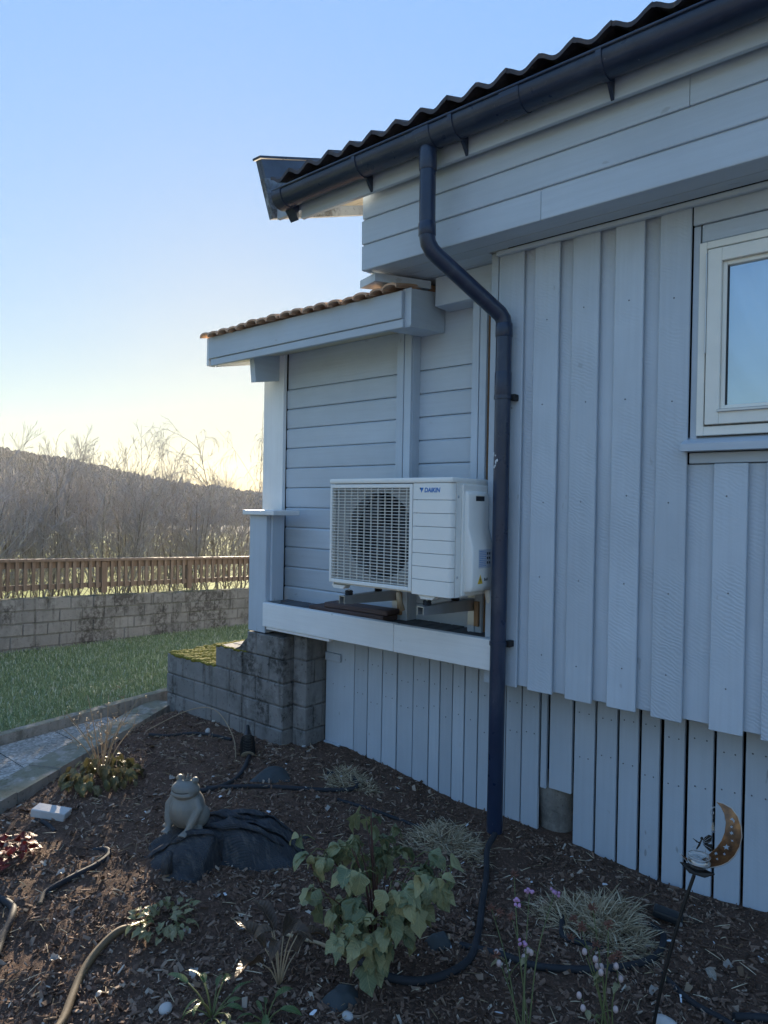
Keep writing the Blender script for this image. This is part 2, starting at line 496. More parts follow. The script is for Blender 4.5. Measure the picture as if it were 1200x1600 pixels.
    def ball(s, c, r_, n=10, m=6, mat=None):
        vs, fs = [], []
        r3 = r_ if isinstance(r_, tuple) else (r_,) * 3
        for i in range(m + 1):
            th = math.pi * i / m
            for k in range(n):
                a = 2 * math.pi * k / n
                p = Vector((r3[0] * math.sin(th) * math.cos(a), r3[1] * math.sin(th) * math.sin(a), r3[2] * math.cos(th)))
                vs.append((mat @ p if mat is not None else p) + Vector(c))
        for i in range(m):
            for k in range(n):
                k2 = (k + 1) % n
                fs.append((i * n + k, (i + 1) * n + k, (i + 1) * n + k2, i * n + k2))
        return s.add(vs, fs)
    def build(s, name, mat, parent=None, smooth=False, mods=()):
        vs = np.array(s.v, dtype=float)
        c = (vs.min(0) + vs.max(0)) / 2
        me = bpy.data.meshes.new(name)
        me.from_pydata((vs - c).tolist(), [], s.f)
        if smooth:
            me.polygons.foreach_set('use_smooth', [True] * len(me.polygons))
        if smooth and smooth is not True:
            me.set_sharp_from_angle(angle=R(smooth))
        me.update()
        return link(name, me, mat, parent, c)

def link(name, me, mat, parent=None, loc=(0, 0, 0), rot=None, scale=None):
    if mat is not None and not me.materials:
        me.materials.append(mat)
    o = bpy.data.objects.new(name, me)
    COL.objects.link(o)
    o.location = loc
    if rot is not None:
        o.rotation_euler = rot
    if scale is not None:
        o.scale = scale
    adopt(o, parent)
    return o

WORLD_AT = {}
def adopt(o, parent):
    """world location given in o.location; every parent is only translated"""
    WORLD_AT[o.name] = Vector(o.location)
    if parent is not None:
        o.parent = parent
        o.location = Vector(o.location) - WORLD_AT[parent.name]

def thing(name, label, cat, loc, group=None):
    o = bpy.data.objects.new(name, None)
    o.empty_display_size = .1
    COL.objects.link(o)
    o.location = loc
    WORLD_AT[o.name] = Vector(loc)
    return tag(o, label, cat, group)

def tag(o, label=None, cat=None, group=None, kind=None):
    for k, v in (('label', label), ('category', cat), ('group', group), ('kind', kind)):
        if v:
            o[k] = v
    return o

def boxo(name, mat, parent, x0, x1, y0, y1, z0, z1, ch=.002):
    return MB().box(x0, x1, y0, y1, z0, z1, ch).build(name, mat, parent)

def np_mesh(name, V, F, mat, parent=None, smooth=False):
    """V (n,3), F (m,k) arrays -> mesh object; world coordinates"""
    me = bpy.data.meshes.new(name)
    n, m, k = len(V), len(F), F.shape[1]
    me.vertices.add(n); me.vertices.foreach_set('co', V.astype(np.float32).ravel())
    me.loops.add(m * k); me.loops.foreach_set('vertex_index', F.astype(np.int32).ravel())
    me.polygons.add(m); me.polygons.foreach_set('loop_start', np.arange(0, m * k, k, dtype=np.int32))
    me.polygons.foreach_set('use_smooth', np.full(m, bool(smooth)))
    me.update(calc_edges=True)
    me.validate()
    return link(name, me, mat, parent)

def smooth01(a, b, x):
    t = min(1, max(0, (x - a) / (b - a)))
    return t * t * (3 - 2 * t)

# ================================================================== the setting
def field_mat():
    t = NT('field_grass')
    n = t.noise(.05, 5, .6)
    c = t.mix(t.ramp(n, [(.35, 0), (.65, 1)]), (.20, .25, .045), (.33, .34, .085))
    c = t.mix(t.math('MULTIPLY', t.ramp(t.noise(6, 4), [(.4, 0), (.6, 1)]), .5), c, (.12, .15, .04))
    # unseen pale gravel round the house, added to bounce fill light; meadow beyond the wall
    xs = t.n('SeparateXYZ', ins={0: t.pos}).outputs[0]
    fill_yard = t.ramp(t.n('MapRange', ins={0: xs, 1: -9.5, 2: -7.5}).outputs[0], [(0, 0), (1, 1)])
    far = t.ramp(t.n('MapRange', ins={0: t.n('VectorMath', operation='LENGTH', ins={0: t.pos}).outputs[1], 1: 24.0, 2: 30.0}).outputs[0], [(0, 1), (1, 0)])
    c = t.mix(t.math('MULTIPLY', fill_yard, far), c, t.mix(t.noise(60, 3), (.30, .29, .28), (.46, .45, .43)))
    return t.done(c, .95, t.bump(t.noise(12, 4, .7), .8, .05), spec=.1)
M['field'] = field_mat()

def ground_z(x, y):
    d = max(0.0, -7.5 - x)
    z = -.32 - 1.95 * smooth01(0, 7, d) - 2.9 * smooth01(6, 45, d)
    return z + (.25 * noise.noise(Vector((x * .05, y * .05, 3))) if d > 12 else 0)
gx = [-900, -700, -500, -300, -180, -120, -90, -70, -55, -45, -36, -28, -22, -18, -15, -13, -11.5, -10, -9, -8.2, -7.5, -5, 0, 5, 12, 40, 90, 150, 300, 500, 900]
gy = [-900, -500, -300, -150, -80, -30, -12, -4, 0, 4, 8, 12, 18, 26, 38, 55, 80, 120, 200, 350, 600, 900]
mb = MB()
mb.add([(x, y, ground_z(x, y)) for y in gy for x in gx],
       [(j * len(gx) + i, j * len(gx) + i + 1, (j + 1) * len(gx) + i + 1, (j + 1) * len(gx) + i) for j in range(len(gy) - 1) for i in range(len(gx) - 1)])
tag(mb.build('ground', M['field'], smooth=True), kind='structure')

# far pale road across the field
t_ = NT('far_road_gravel'); M['road'] = t_.done((.34, .34, .35), .9)
mb = MB()
mb.add([(-150, -60, -4.93), (-150, 26, -4.93), (-139, 26, -4.93), (-139, -60, -4.93)], [(0, 3, 2, 1)])
tag(mb.build('road', M['road']), kind='structure')

# the hill: a long wooded slope falling towards the right; the unseen ring behind the camera is added for bounce fill
def hill_el(az):                       # skyline elevation in degrees at an azimuth left of +Y
    pts = [(0, .5), (35, .45), (51, .62), (57, 1.3), (61, 2.1), (65.5, 2.92), (70, 3.4), (78, 4.0), (95, 4.6), (125, 5), (170, 5.5), (250, 5.5), (300, 4.5), (330, 2.5), (361, .5)]
    for (a, e), (b, g) in zip(pts, pts[1:]):
        if az <= b:
            return e + (g - e) * (az - a) / (b - a)
    return 1
def hill_point(az, s):                 # s 0..1 foot to ridge, 1..1.5 behind
    hd = 420 - 170 * smooth01(95, 170, az) + 170 * smooth01(270, 345, az)
    foot = 150 - 70 * smooth01(95, 170, az) + 70 * smooth01(270, 345, az)
    d = foot + (hd - foot) * s
    top = math.tan(R(hill_el(az))) * hd + 1.55
    k = smooth01(0, 1, s) if s <= 1 else 1 - (s - 1) * .8
    z = -5.3 + (top - 2.5 + 5.3) * (.25 * s + .75 * k if s <= 1 else k)
    x, y = -math.sin(R(az)) * d, math.cos(R(az)) * d
    return Vector((x, y, z + (1.5 * noise.noise(Vector((x * .025, y * .025, 0))) if 0 < s else -.6)))
azs = [i * 2.5 for i in range(0, 145)]
ss = [0, .08, .18, .3, .42, .55, .68, .8, .9, 1, 1.15, 1.4]
mb = MB()
mb.add([hill_point(a, s) for a in azs for s in ss],
       [(i * len(ss) + j, (i + 1) * len(ss) + j, (i + 1) * len(ss) + j + 1, i * len(ss) + j + 1) for i in range(len(azs) - 1) for j in range(len(ss) - 1)])
t_ = NT('hill_floor'); M['hill'] = t_.done(t_.ramp(t_.noise(.03, 4), [(.3, (.16, .155, .125)), (.7, (.25, .24, .195))]), .95, spec=.1)
tag(mb.build('hill', M['hill'], smooth=True), kind='structure')

# forest on the hill: thousands of crowns that read as one mass
rs = np.random.RandomState(3)
V, F = [], []
for i in range(5200):
    az = rs.uniform(42, 84); s = rs.uniform(.10, 1.02) ** .8
    p = hill_point(az, s)
    h = rs.uniform(3, 5.5); w = h * rs.uniform(.28, .5)
    b = len(V); con = rs.rand() < .45
    n = 5; a0 = rs.uniform(0, 6.28)
    rings = [(.15, .75), (.5, 1.0), (.82, .6)] if not con else [(.05, .8), (.4, .55), (.75, .25)]
    for hz_, rr in rings:
        for k in range(n):
            a = a0 + 6.283 * k / n
            q = rr * w * rs.uniform(.75, 1.2)
            V.append((p.x + math.cos(a) * q, p.y + math.sin(a) * q, p.z + h * hz_))
    V.append((p.x, p.y, p.z + h))
    for r_ in range(2):
        for k in range(n):
            a, c = b + r_ * n + k, b + r_ * n + (k + 1) % n
            F += [(a, c, c + n), (a, c + n, a + n)]
    for k in range(n):
        F.append((b + 2 * n + k, b + 2 * n + (k + 1) % n, b + 3 * n))
M['forest'] = island('hill_forest', [(0, (.022, .028, .018)), (.45, (.035, .04, .025)), (.55, (.085, .065, .05)), (1, (.12, .095, .075))], .9, .1)
tag(np_mesh('forest', np.array(V), np.array(F), M['forest']), 'dark bare and evergreen forest covering the far hill', 'forest', kind='stuff')

# ------------------------------------------------------------------ lawn, path, bed
def lawn_z(x, y):
    return .03 - .027 * (y - 2.69) + .012 * noise.noise(Vector((x * .9, y * .9, 1)))
def lawn_edge(y):
    return -4.66 - .125 * (y - 1.9) if y > 0 else -4.42
mb = MB()
ny, nx = 44, 12
ys = [-3 + i * 11.6 / ny for i in range(ny + 1)]
mb.add([(-7.2 + (lawn_edge(y) - .02 + 7.2) * j / nx, y, lawn_z(-7.2 + (lawn_edge(y) + 7.2) * j / nx, y)) for y in ys for j in range(nx + 1)],
       [(i * (nx + 1) + j, i * (nx + 1) + j + 1, (i + 1) * (nx + 1) + j + 1, (i + 1) * (nx + 1) + j) for i in range(ny) for j in range(nx)])
lawn = tag(mb.build('lawn', M['lawn'], smooth=True), kind='structure')

def bed_edge(y):                        # where the edging stones meet the bark mulch
    return -3.66 - .575 * (y - 1.37)
path = tag(MB().add([(lawn_edge(-1.2) - .03, -1.2, -.012), (bed_edge(-1.2), -1.2, -.012), (bed_edge(2.95), 2.95, -.012), (lawn_edge(2.95) - .03, 2.95, -.012)], [(0, 1, 2, 3)]).build('path', M['mulch']), kind='structure')
y = -1.15
row = 0
while y < 2.9:
    y1 = y + .40
    l0, l1 = lawn_edge(y) + .075, lawn_edge(y1) + .075
    r0, r1 = bed_edge(y) - .235, bed_edge(y1) - .235
    n = 3 if r0 - l0 > 1.1 else 2 if r0 - l0 > .5 else 1
    for k in range(n):
        if r1 - l1 < .03:
            continue
        a0, a1 = l0 + (r0 - l0) * k / n + .006, l0 + (r0 - l0) * (k + 1) / n - .006
        b0, b1 = l1 + (r1 - l1) * k / n + .006, l1 + (r1 - l1) * (k + 1) / n - .006
        z = .012 + rnd.uniform(-.004, .004)
        MB().prism([(a0, y + .005, z - .05), (a1, y + .005, z - .05), (b1, y1 - .005, z - .05), (b0, y1 - .005, z - .05)], (0, 0, .05)).build('path_slab', M['slab'], path)
    y = y1
    row += 1
d = Vector((-.575, 1, 0)).normalized()
nrm = Vector((-d.y, d.x, 0))
s = -2.6
while s < 1.75:
    c = Vector((bed_edge(1.37), 1.37, 0)) + d * s
    L = .34
    q = [c + d * .005, c + d * (L - .005), c + d * (L - .006) + nrm * .205, c + d * .006 + nrm * .205]
    z = .03 + rnd.uniform(-.006, .006)
    MB().prism([(p.x, p.y, z - .10) for p in q], (0, 0, .10)).build('edging_stone', M['kerb'], path)
    s += L
y = -1.2
while y < 3.4:
    L = rnd.uniform(.85, 1.05)
    x0, x1 = lawn_edge(y), lawn_edge(y + L)
    z = .075 + rnd.uniform(-.008, .008)
    MB().prism([(x0, y + .004, z - .12), (x0 + .07, y + .004, z - .12), (x1 + .07, y + L - .004, z - .12), (x1, y + L - .004, z - .12)], (0, 0, .12)).build('kerb_stone', M['kerb'], path)
    y += L

BACK = [(-5, .0), (-3.2, .03), (-2.94, .035), (-2.0, -.05), (-1.43, -.055), (-.93, -.09), (-.58, -.06), (1, -.05), (4, -.05)]
def bed_z(x, y, fine=True):
    for (a, u), (b, v) in zip(BACK, BACK[1:]):
        if x <= b:
            zb = u + (v - u) * (x - a) / (b - a)
            break
    else:
        zb = -.05
    z = zb * smooth01(1.2, 2.9, y)
    z += .022 * noise.noise(Vector((x * 1.7, y * 1.7, 5))) + .012 * noise.noise(Vector((x * 5, y * 5, 8)))
    z -= .03 * smooth01(.10, 0, x - bed_edge(y)) if y < 3 else 0
    if fine:
        z += .009 * noise.noise(Vector((x * 17, y * 17, 2))) + .005 * noise.noise(Vector((x * 45, y * 45, 2)))
    return z
V, idx = [], {}
NX, NY = 230, 190
for j in range(NY + 1):
    y = -1.2 + 4.5 * (j / NY)
    l = bed_edge(y) - .02 if y < 2.83 else -4.6
    for i in range(NX + 1):
        x = l + (2.4 - l) * (i / NX) ** 1.25
        V.append((x, y, bed_z(x, y)))
ii, jj = np.meshgrid(np.arange(NX), np.arange(NY))
a = (jj * (NX + 1) + ii).ravel()
bed = tag(np_mesh('mulch_bed', np.array(V), np.stack([a, a + 1, a + NX + 2, a + NX + 1], 1), M['mulch'], smooth=True), kind='structure')

# ================================================================== the house
house = thing('house', 'pale blue-grey timber house with dark tiled roof and recessed porch', 'house', (-1.7, 3.1, 0))

# ---- main wall: board-on-board cladding
WIN = (-.83, .22, 1.855, 2.625)                     # x0, x1, z0, z1 of the window frame
wall = MB().box(-1.74, WIN[0], 2.952, 3.09, .70, 2.86).box(WIN[1], 3.4, 2.952, 3.09, .70, 2.86).box(WIN[0], WIN[1], 2.952, 3.09, .70, WIN[2]).box(WIN[0], WIN[1], 2.952, 3.09, WIN[3], 2.86).build('main_wall', M['backing'], house)
covers = [-1.62, -1.437, -1.246, -1.051, -.863, -.637] + [-.637 + .19 * k for k in range(1, 21)]
def wall_board(name, x0, x1, y0, y1, z0, z1, ch=.0025):
    j = rnd.uniform(-.0015, .0015)
    return boxo(name, M['wall'], wall, x0, x1, y0 + j, y1 - (.008 if name == 'cover_board' else 0), z0 + rnd.uniform(-.004, .004), z1, ch)
prev = None
for r_ in covers:
    w = rnd.uniform(.118, .128)
    l = r_ - w
    inwin = l < WIN[1] + .06 and r_ > WIN[0] - .035 + .02
    spans = [(.69, 2.80)] if not inwin else [(.69, 1.742)]
    for z0, z1 in spans:
        wall_board('cover_board', l, r_, 2.90, 2.922, z0, z1)
    if prev is not None:
        inw2 = prev > WIN[0] - .06 and prev < WIN[1]
        z1 = 1.742 if inw2 else 2.80
        wall_board('under_board', prev - .02, l + .02, 2.925, 2.949, .70, z1)
    prev = r_
wall_board('under_board', -1.762, covers[0] - .10, 2.925, 2.949, .70, 2.80)
wall_board('corner_board', -1.80, -1.762, 2.90, 3.05, .69, 2.80)
wall_board('corner_board', -1.758, -1.752 + .02, 2.903, 2.924, .69, 2.80)
# boards round the window
trim = M['wall_x']
boxo('head_board', trim, wall, -.858, WIN[1] + .06, 2.905, 2.948, 2.705, 2.80, .003)
boxo('head_board', trim, wall, -.826, WIN[1] + .04, 2.914, 2.948, 2.632, 2.702, .003)
boxo('jamb_board', M['wall'], wall, -.858, -.832, 2.916, 2.948, 1.84, 2.702, .002)
boxo('apron_board', trim, wall, -.858, WIN[1] + .06, 2.912, 2.948, 1.745, 1.788, .003)
boxo('wall_moulding', trim, wall, -1.76, 3.4, 2.872, 2.898, 2.775, 2.797, .004)

# ---- window
def frame(name, x0, x1, z0, z1, w, y0, y1, par, mat, wb=None):
    mb = MB()
    wb = wb or w
    mb.box(x0, x0 + w, y0, y1, z0, z1, .002).box(x1 - w, x1, y0, y1, z0, z1, .002)
    mb.box(x0 + w, x1 - w, y0 + .001, y1, z1 - w, z1, .002).box(x0 + w, x1 - w, y0 + .001, y1, z0, z0 + wb, .002)
    return mb.build(name, mat, par)
win = frame('window', WIN[0], WIN[1], WIN[2], WIN[3], .028, 2.898, 2.985, house, M['frame'], .035)
sash = frame('sash', WIN[0] + .034, WIN[1] - .034, WIN[2] + .042, WIN[3] - .036, .052, 2.888, 2.955, win, M['frame'], .058)
frame('glazing_bead', WIN[0] + .0865, WIN[1] - .0865, WIN[2] + .1005, WIN[3] - .0885, .016, 2.905, 2.95, sash, M['frame'])
boxo('bottom_bead', M['steel'], sash, WIN[0] + .08, WIN[1] - .08, 2.880, 2.905, WIN[2] + .088, WIN[2] + .1, .002)
boxo('hinge_strip', M['steel'], win, WIN[0] + .029, WIN[0] + .0335, 2.884, 2.90, 2.18, 2.575, .001)
boxo('hinge_shadow_gap', M['rubber'], win, WIN[0] + .0285, WIN[0] + .0335, 2.905, 2.93, 1.90, 2.585, 0)
boxo('seal', M['rubber'], sash, WIN[0] + .1022, WIN[0] + .1062, 2.912, 2.93, WIN[2] + .118, WIN[3] - .106, 0)
MB().add([(WIN[0] + .100, 2.922, WIN[2] + .112), (WIN[1] - .1, 2.922, WIN[2] + .112), (WIN[1] - .1, 2.922, WIN[3] - .1), (WIN[0] + .1, 2.922, WIN[3] - .1)], [(0, 1, 2, 3)]).build('pane', M['pane'], win)
sill = MB().prism([(-.875, 2.855, 1.792), (-.875, 2.855, 1.820), (-.875, 2.93, 1.852), (-.875, 2.93, 1.792)], (WIN[1] + .11 + .875, 0, 0)).build('sill', M['wall_x'], win)

# ---- eaves box over the wall: horizontal cladding and a boarded soffit
eav = boxo('eaves_box', M['backing'], house, -2.425, 3.4, 2.684, 2.70, 2.81, 3.32, 0)
zs = [2.79, 2.928, 3.06, 3.194, 3.33]
cuts = {0: [-2.449, -1.41, 1.6, 3.4], 1: [-2.452, .9, 3.4], 2: [-2.447, -.808, 3.4], 3: [-2.449, 1.2, 3.4]}
for k in range(4):
    z0, z1 = zs[k], zs[k + 1]
    for a, b in zip(cuts[k], cuts[k][1:]):
        # drop siding: the lower lip stands proud, the top is rebated
        pr = [(0, 2.660, z0 + .004), (0, 2.658, z1 - .013), (0, 2.672, z1 - .010), (0, 2.672, z1 - .001), (0, 2.683, z1 - .001), (0, 2.683, z0), (0, 2.662, z0)]
        MB().prism([(a + .0012, y, z) for _, y, z in pr], (b - a - .0024, 0, 0)).build('cladding_board', M['wall_x'], eav)
boxo('end_panel', M['wall'], eav, -2.445, -2.427, 2.6835, 3.25, 2.79, 3.33, .002)
for y0, y1 in ((2.690, 2.785), (2.791, 2.868)):
    boxo('soffit_board', M['wall_x'], eav, -2.43, 3.4, y0, y1, 2.797, 2.812, .002)
for y0, y1 in ((2.874, 2.97), (2.976, 3.06), (3.066, 3.14)):
    boxo('soffit_board', M['wall_x'], eav, -2.43, -1.80, y0, y1, 2.799, 2.814, .002)
boxo('porch_header', M['wall_x'], house, -2.217, -1.803, 3.0, 3.135, 2.64, 2.797, .004)

# ---- roof with wavy tiles
PITCH = R(20)
M['nail'] = plain('nail_head', (.10, .11, .13), .6)
M['verge'] = plain('verge_board_paint', (.10, .125, .17), .6, var=.25, bump=.002)
M['weathered'] = concrete('weathered_barge_paint', (.36, .40, .45), (.09, .09, .09), (.2, .2, .2), 0, .8, .40)
def slope(y, z0=3.335, y0=2.48):
    return z0 + (y - y0) * math.tan(PITCH)
roof = MB().prism([(-3.0, 2.53, slope(2.53) - .028), (-3.0, 6.6, slope(6.6) - .03), (-3.0, 6.6, slope(6.6) - .05), (-3.0, 2.53, slope(2.53) - .048)], (6.4, 0, 0)).build('roof', M['backing'], house)
TW = .149
def tile_mesh(length=.40, w=TW, amp=.017, th=.013, n=10):
    mb = MB()
    prof = [(i / n * w, amp * math.cos(2 * math.pi * i / n) + (.004 if i == n else 0)) for i in range(n + 1)]
    top0 = [(x, 0, z + th) for x, z in prof]; bot0 = [(x, 0, z - .006) for x, z in prof]
    dy, dz = length * math.cos(PITCH), length * math.sin(PITCH)
    top1 = [(x, dy, z + th + dz - .012) for x, _, z in top0]; bot1 = [(x, dy, z + dz - .012) for x, _, z in bot0]
    m = n + 1
    fs = []
    for i in range(n):
        fs += [(i, i + 1, 2 * m + i + 1, 2 * m + i), (m + i + 1, m + i, 3 * m + i, 3 * m + i + 1), (i + 1, i, m + i, m + i + 1), (2 * m + i, 2 * m + i + 1, 3 * m + i + 1, 3 * m + i)]
    fs += [(0, 2 * m, 3 * m, m), (n, m + n, 3 * m + n, 2 * m + n)]
    mb.add(top0 + bot0 + top1 + bot1, fs)
    me = bpy.data.meshes.new('roof_tile')
    me.from_pydata(mb.v, [], mb.f)
    me.materials.append(M['tile'])
    return me
tme = tile_mesh()
for row in range(3):
    for k in range(42):
        x = -2.975 + k * TW
        if x > 3.1:
            continue
        link('roof_tile', tme, None, roof, (x + (.01 if 0 else 0), 2.475 + row * .33 * math.cos(PITCH) + rnd.uniform(-.004, .004), slope(2.475 + row * .33 * math.cos(PITCH)) + .009 + rnd.uniform(-.002, .002)), (0, 0, rnd.uniform(-.006, .006)))
# higher rows as one plain corrugated sheet, out of sight from the ground
mb = MB()
nn = 42 * 6
vs = []
for i in range(nn + 1):
    x = -2.975 + i * TW / 6
    z = .017 * math.cos(2 * math.pi * i / 6) + .02
    vs += [(x, 3.38, slope(3.38) + z), (x, 6.6, slope(6.6) + z)]
mb.add(vs, [(2 * i, 2 * i + 2, 2 * i + 3, 2 * i + 1) for i in range(nn)])
mb.build('upper_tile_rows', M['tile'], roof)
def skew(name, mat, par, x0, x1, ya, yb, za0, za1, tanp):
    """a board that follows the roof slope"""
    return MB().prism([(x0, ya, za0), (x0, ya, za1), (x0, yb, za1 + (yb - ya) * tanp), (x0, yb, za0 + (yb - ya) * tanp)], (x1 - x0, 0, 0)).build(name, mat, par)
TP = math.tan(PITCH)
def barge(name, mat, x0, x1, yt, zb, zt, yb=6.6):
    # the front end is cut square to the slope, so the foot sits further back than the tip
    k = (zt - zb) * TP
    MB().prism([(x0, yt, zt), (x0, yt + k, zb), (x0, yb, zb + (yb - yt - k) * TP), (x0, yb, zt + (yb - yt) * TP)], (x1 - x0, 0, 0)).build(name, mat, roof)
barge('barge_board', M['verge'], -3.135, -3.108, 2.495, 3.345, 3.515)
barge('barge_board', M['weathered'], -3.107, -3.075, 2.505, 3.20, 3.405)
barge('barge_lining', M['verge'], -3.1075, -3.09, 2.498, 3.406, 3.5155)
barge('verge_cap', M['gutter'], -3.15, -3.085, 2.482, 3.516, 3.528)
for y0 in (2.64, 2.76, 2.88, 3.0, 3.12, 3.24):
    MB().prism([(-3.065, y0, 3.335 + (y0 - 2.62) * TP - .06), (-3.065, y0 + .113, 3.335 + (y0 + .113 - 2.62) * TP - .06), (-3.065, y0 + .113, 3.335 + (y0 + .113 - 2.62) * TP - .045), (-3.065, y0, 3.335 + (y0 - 2.62) * TP - .045)], (.61, 0, 0)).build('verge_soffit_board', M['cream'], roof)
boxo('fascia_board', M['wall_x'], roof, -2.86, 3.4, 2.598, 2.622, 3.150, 3.325, .003)
boxo('fascia_end_block', M['slat'], roof, -3.066, -2.862, 2.60, 2.625, 3.20, 3.34, .003)

# ---- gutter and downpipe
GY, GZ, GR = 2.522, 3.262, .066
gut = MB()
n = 14
xs_ = [-2.93 + i * (3.4 + 2.93) / 20 for i in range(21)]
vs, fs = [], []
ring = [(GY + GR * math.cos(math.pi + math.pi * k / n) * 1.0, GZ + GR * math.sin(math.pi + math.pi * k / n)) for k in range(n + 1)]
ring = [(ring[0][0], GZ + .012)] + ring + [(ring[-1][0], GZ + .012)]
inner = [(GY + (y - GY) * .955, z + .003) for y, z in ring]
loop = ring + inner[::-1]
for x in xs_:
    vs += [(x, y, z + .0015 * noise.noise(Vector((x * .9, 0, 0)))) for y, z in loop]
m = len(loop)
for i in range(len(xs_) - 1):
    for k in range(m):
        k2 = (k + 1) % m
        fs.append((i * m + k, i * m + k2, (i + 1) * m + k2, (i + 1) * m + k))
gut.add(vs, fs)
gutter = gut.build('gutter', M['gutter'], house, smooth=50)
MB().tube([(x, GY - GR - .002, GZ + .014) for x in xs_], .007, 6).build('rim_bead', M['gutter'], gutter, smooth=True)
def half_shell(x0, x1, r0, r1, zt, name, mat=M['gutter'], nn=16, tail=0):
    mb = MB()
    a = [(GY + r1 * math.cos(math.pi + math.pi * k / nn), GZ + r1 * math.sin(math.pi + math.pi * k / nn)) for k in range(nn + 1)]
    b = [(GY + r0 * math.cos(math.pi + math.pi * k / nn), GZ + r0 * math.sin(math.pi + math.pi * k / nn)) for k in range(nn + 1)]
    a = [(a[0][0], zt)] + a + [(a[-1][0], zt)]; b = [(b[0][0], zt)] + b + [(b[-1][0], zt)]
    lp = a + b[::-1]
    vs = [(x, y, z) for x in (x0, x1) for y, z in lp]
    m = len(lp)
    fs = [(k, (k + 1) % m, m + (k + 1) % m, m + k) for k in range(m)]
    h = len(a)
    for o in (0, m):
        for k in range(h - 1):
            q = (o + k, o + k + 1, o + m - 2 - k, o + m - 1 - k)
            fs.append(q if o == 0 else q[::-1])
    mb.add(vs, fs)
    if tail:
        mb.prism([(x0 + .004, GY + .03, GZ - .062), (x0 + .004, 2.597, GZ - .115), (x0 + .004, 2.597, GZ + .0), (x0 + .004, GY + r1, GZ)], (x1 - x0 - .008, 0, 0))
    return mb.build(name, mat, gutter)
for x in (-2.33, -1.753, -1.077, -.42, .25, .9):
    half_shell(x - .011, x + .011, GR + .0008, GR + .006, GZ + .016, 'gutter_bracket', tail=1)
half_shell(-2.945, -2.872, GR + .0008, GR + .005, GZ + .016, 'gutter_joint', tail=1)
for x in (-1.915, -1.46):
    half_shell(x - .045, x + .045, GR + .0006, GR + .0035, GZ + .016, 'gutter_joint')
MB().prism([(-2.946, GY + (GR + .004) * math.cos(math.pi + math.pi * k / 14), GZ + (GR + .004) * math.sin(math.pi + math.pi * k / 14)) for k in range(15)], (.006, 0, 0)).build('end_cap', M['gutter'], gutter)

PX, PY = -1.69, 2.845
pts = [(-1.918, GY, 3.21), (-1.917, GY, 3.0), (-1.915, GY, 2.80), (-1.912, 2.528, 2.768), (-1.902, 2.545, 2.738), (-1.885, 2.57, 2.712)]
pts += [(-1.885 + (PX - .012 + 1.885) * k, 2.57 + (PY - .02 - 2.57) * k, 2.712 + (2.475 - 2.712) * k) for k in (.33, .66, 1)]
pts += [(PX - .003, PY - .006, 2.452), (PX, PY, 2.42), (PX, PY, 2.385), (PX, PY, 1.7), (PX, PY, .9), (PX, PY, .0)]
pipe = MB().tube(pts, .0378, 20).build('downpipe', M['gutter'], house, smooth=60)
def sleeve(a, b, r_=.0415):
    a, b = Vector(a), Vector(b)
    MB().tube([a, a + (b - a) * .05, a + (b - a) * .95, b], [r_ - .002, r_, r_, r_ - .002], 20).build('pipe_sleeve', M['gutter'], pipe, smooth=40)
sleeve((-1.918, GY, 3.205), (-1.917, GY, 3.10))
sleeve((PX, PY, 2.43), (PX, PY, 2.365), .0408)
sleeve((PX, PY, 2.20), (PX, PY, 2.075), .0404)
sleeve((-1.9165, GY, 2.86), (-1.915, GY, 2.80), .0408)
for z in (2.07, .895):
    MB().tube([(PX, PY, z), (PX, PY, z + .018)], .042, 20).build('pipe_clip', M['gutter'], pipe, smooth=40)
    boxo('clip_anchor', M['rubber'], pipe, PX + .03, PX + .056, PY + .015, 2.898, z - .006, z + .024, .002)
mb = MB()
for k in range(14):                     # flaked white paint splashes on the pipe
    a = rnd.uniform(3.9, 4.9); z = rnd.choice([rnd.uniform(1.74, 1.83), rnd.uniform(2.45, 2.50)])
    c = Vector((PX + math.cos(a) * .0375, PY + math.sin(a) * .0375, z)) if z < 2.2 else Vector((PX - .03 + rnd.uniform(-.02, .015), PY - .05 + rnd.uniform(-.01, .01), z))
    if z < 2.2:
        mb.ball(c, (.005, .003, rnd.uniform(.004, .012)), 6, 4)
mb.build('paint_splash', M['flakes'], pipe)

# ---- recessed porch wall with pilasters
pw = boxo('porch_wall', M['backing'], house, -3.74, -1.74, 3.158, 3.25, 0, 2.70, 0)
z = .86
while z < 2.33:
    z1 = z + .1345
    pr = [(3.140, z + .005), (3.137, z1 - .014), (3.146, z1 - .004), (3.157, z1 - .001), (3.157, z), (3.143, z)]
    for a, b in ((-3.56, -2.515), (-2.42, -2.0), (-1.92, -1.76)):
        if z > 2.3 and a < -3:
            continue
        j = rnd.uniform(-.001, .001)
        MB().prism([(a, y + j, q) for y, q in pr], (b - a, 0, 0)).build('siding_board', M['porch_x'], pw)
    z = z1
boxo('frieze_board', M['porch_x'], pw, -3.56, -2.515, 3.144, 3.157, z, 2.66, .002)
boxo('frieze_board', M['porch_x'], pw, -2.42, -1.76, 3.142, 3.157, z, 2.66, .002)
for a, b, side in ((-2.518, -2.414, 0), (-2.003, -1.915, 1)):
    mid = (a + b) / 2
    p = boxo('pilaster', M['bare_wood'] if side else M['post'], pw, a + .002, b, 3.072, 3.141, .88, 2.66, .002)
    boxo('facing_board', M['post'], p, a, mid - .0015, 3.05, 3.0715, .88, 2.66, .002)
    boxo('facing_board', M['post'], p, mid + .0015, b - .001, 3.053, 3.0715, .88, 2.66, .002)
boxo('corner_board', M['white_z'], pw, -3.77, -3.562, 3.105, 3.135, 1.50, 2.62, .003)
boxo('corner_board', M['post'], pw, -3.77, -3.562, 3.107, 3.135, .86, 1.498, .003)
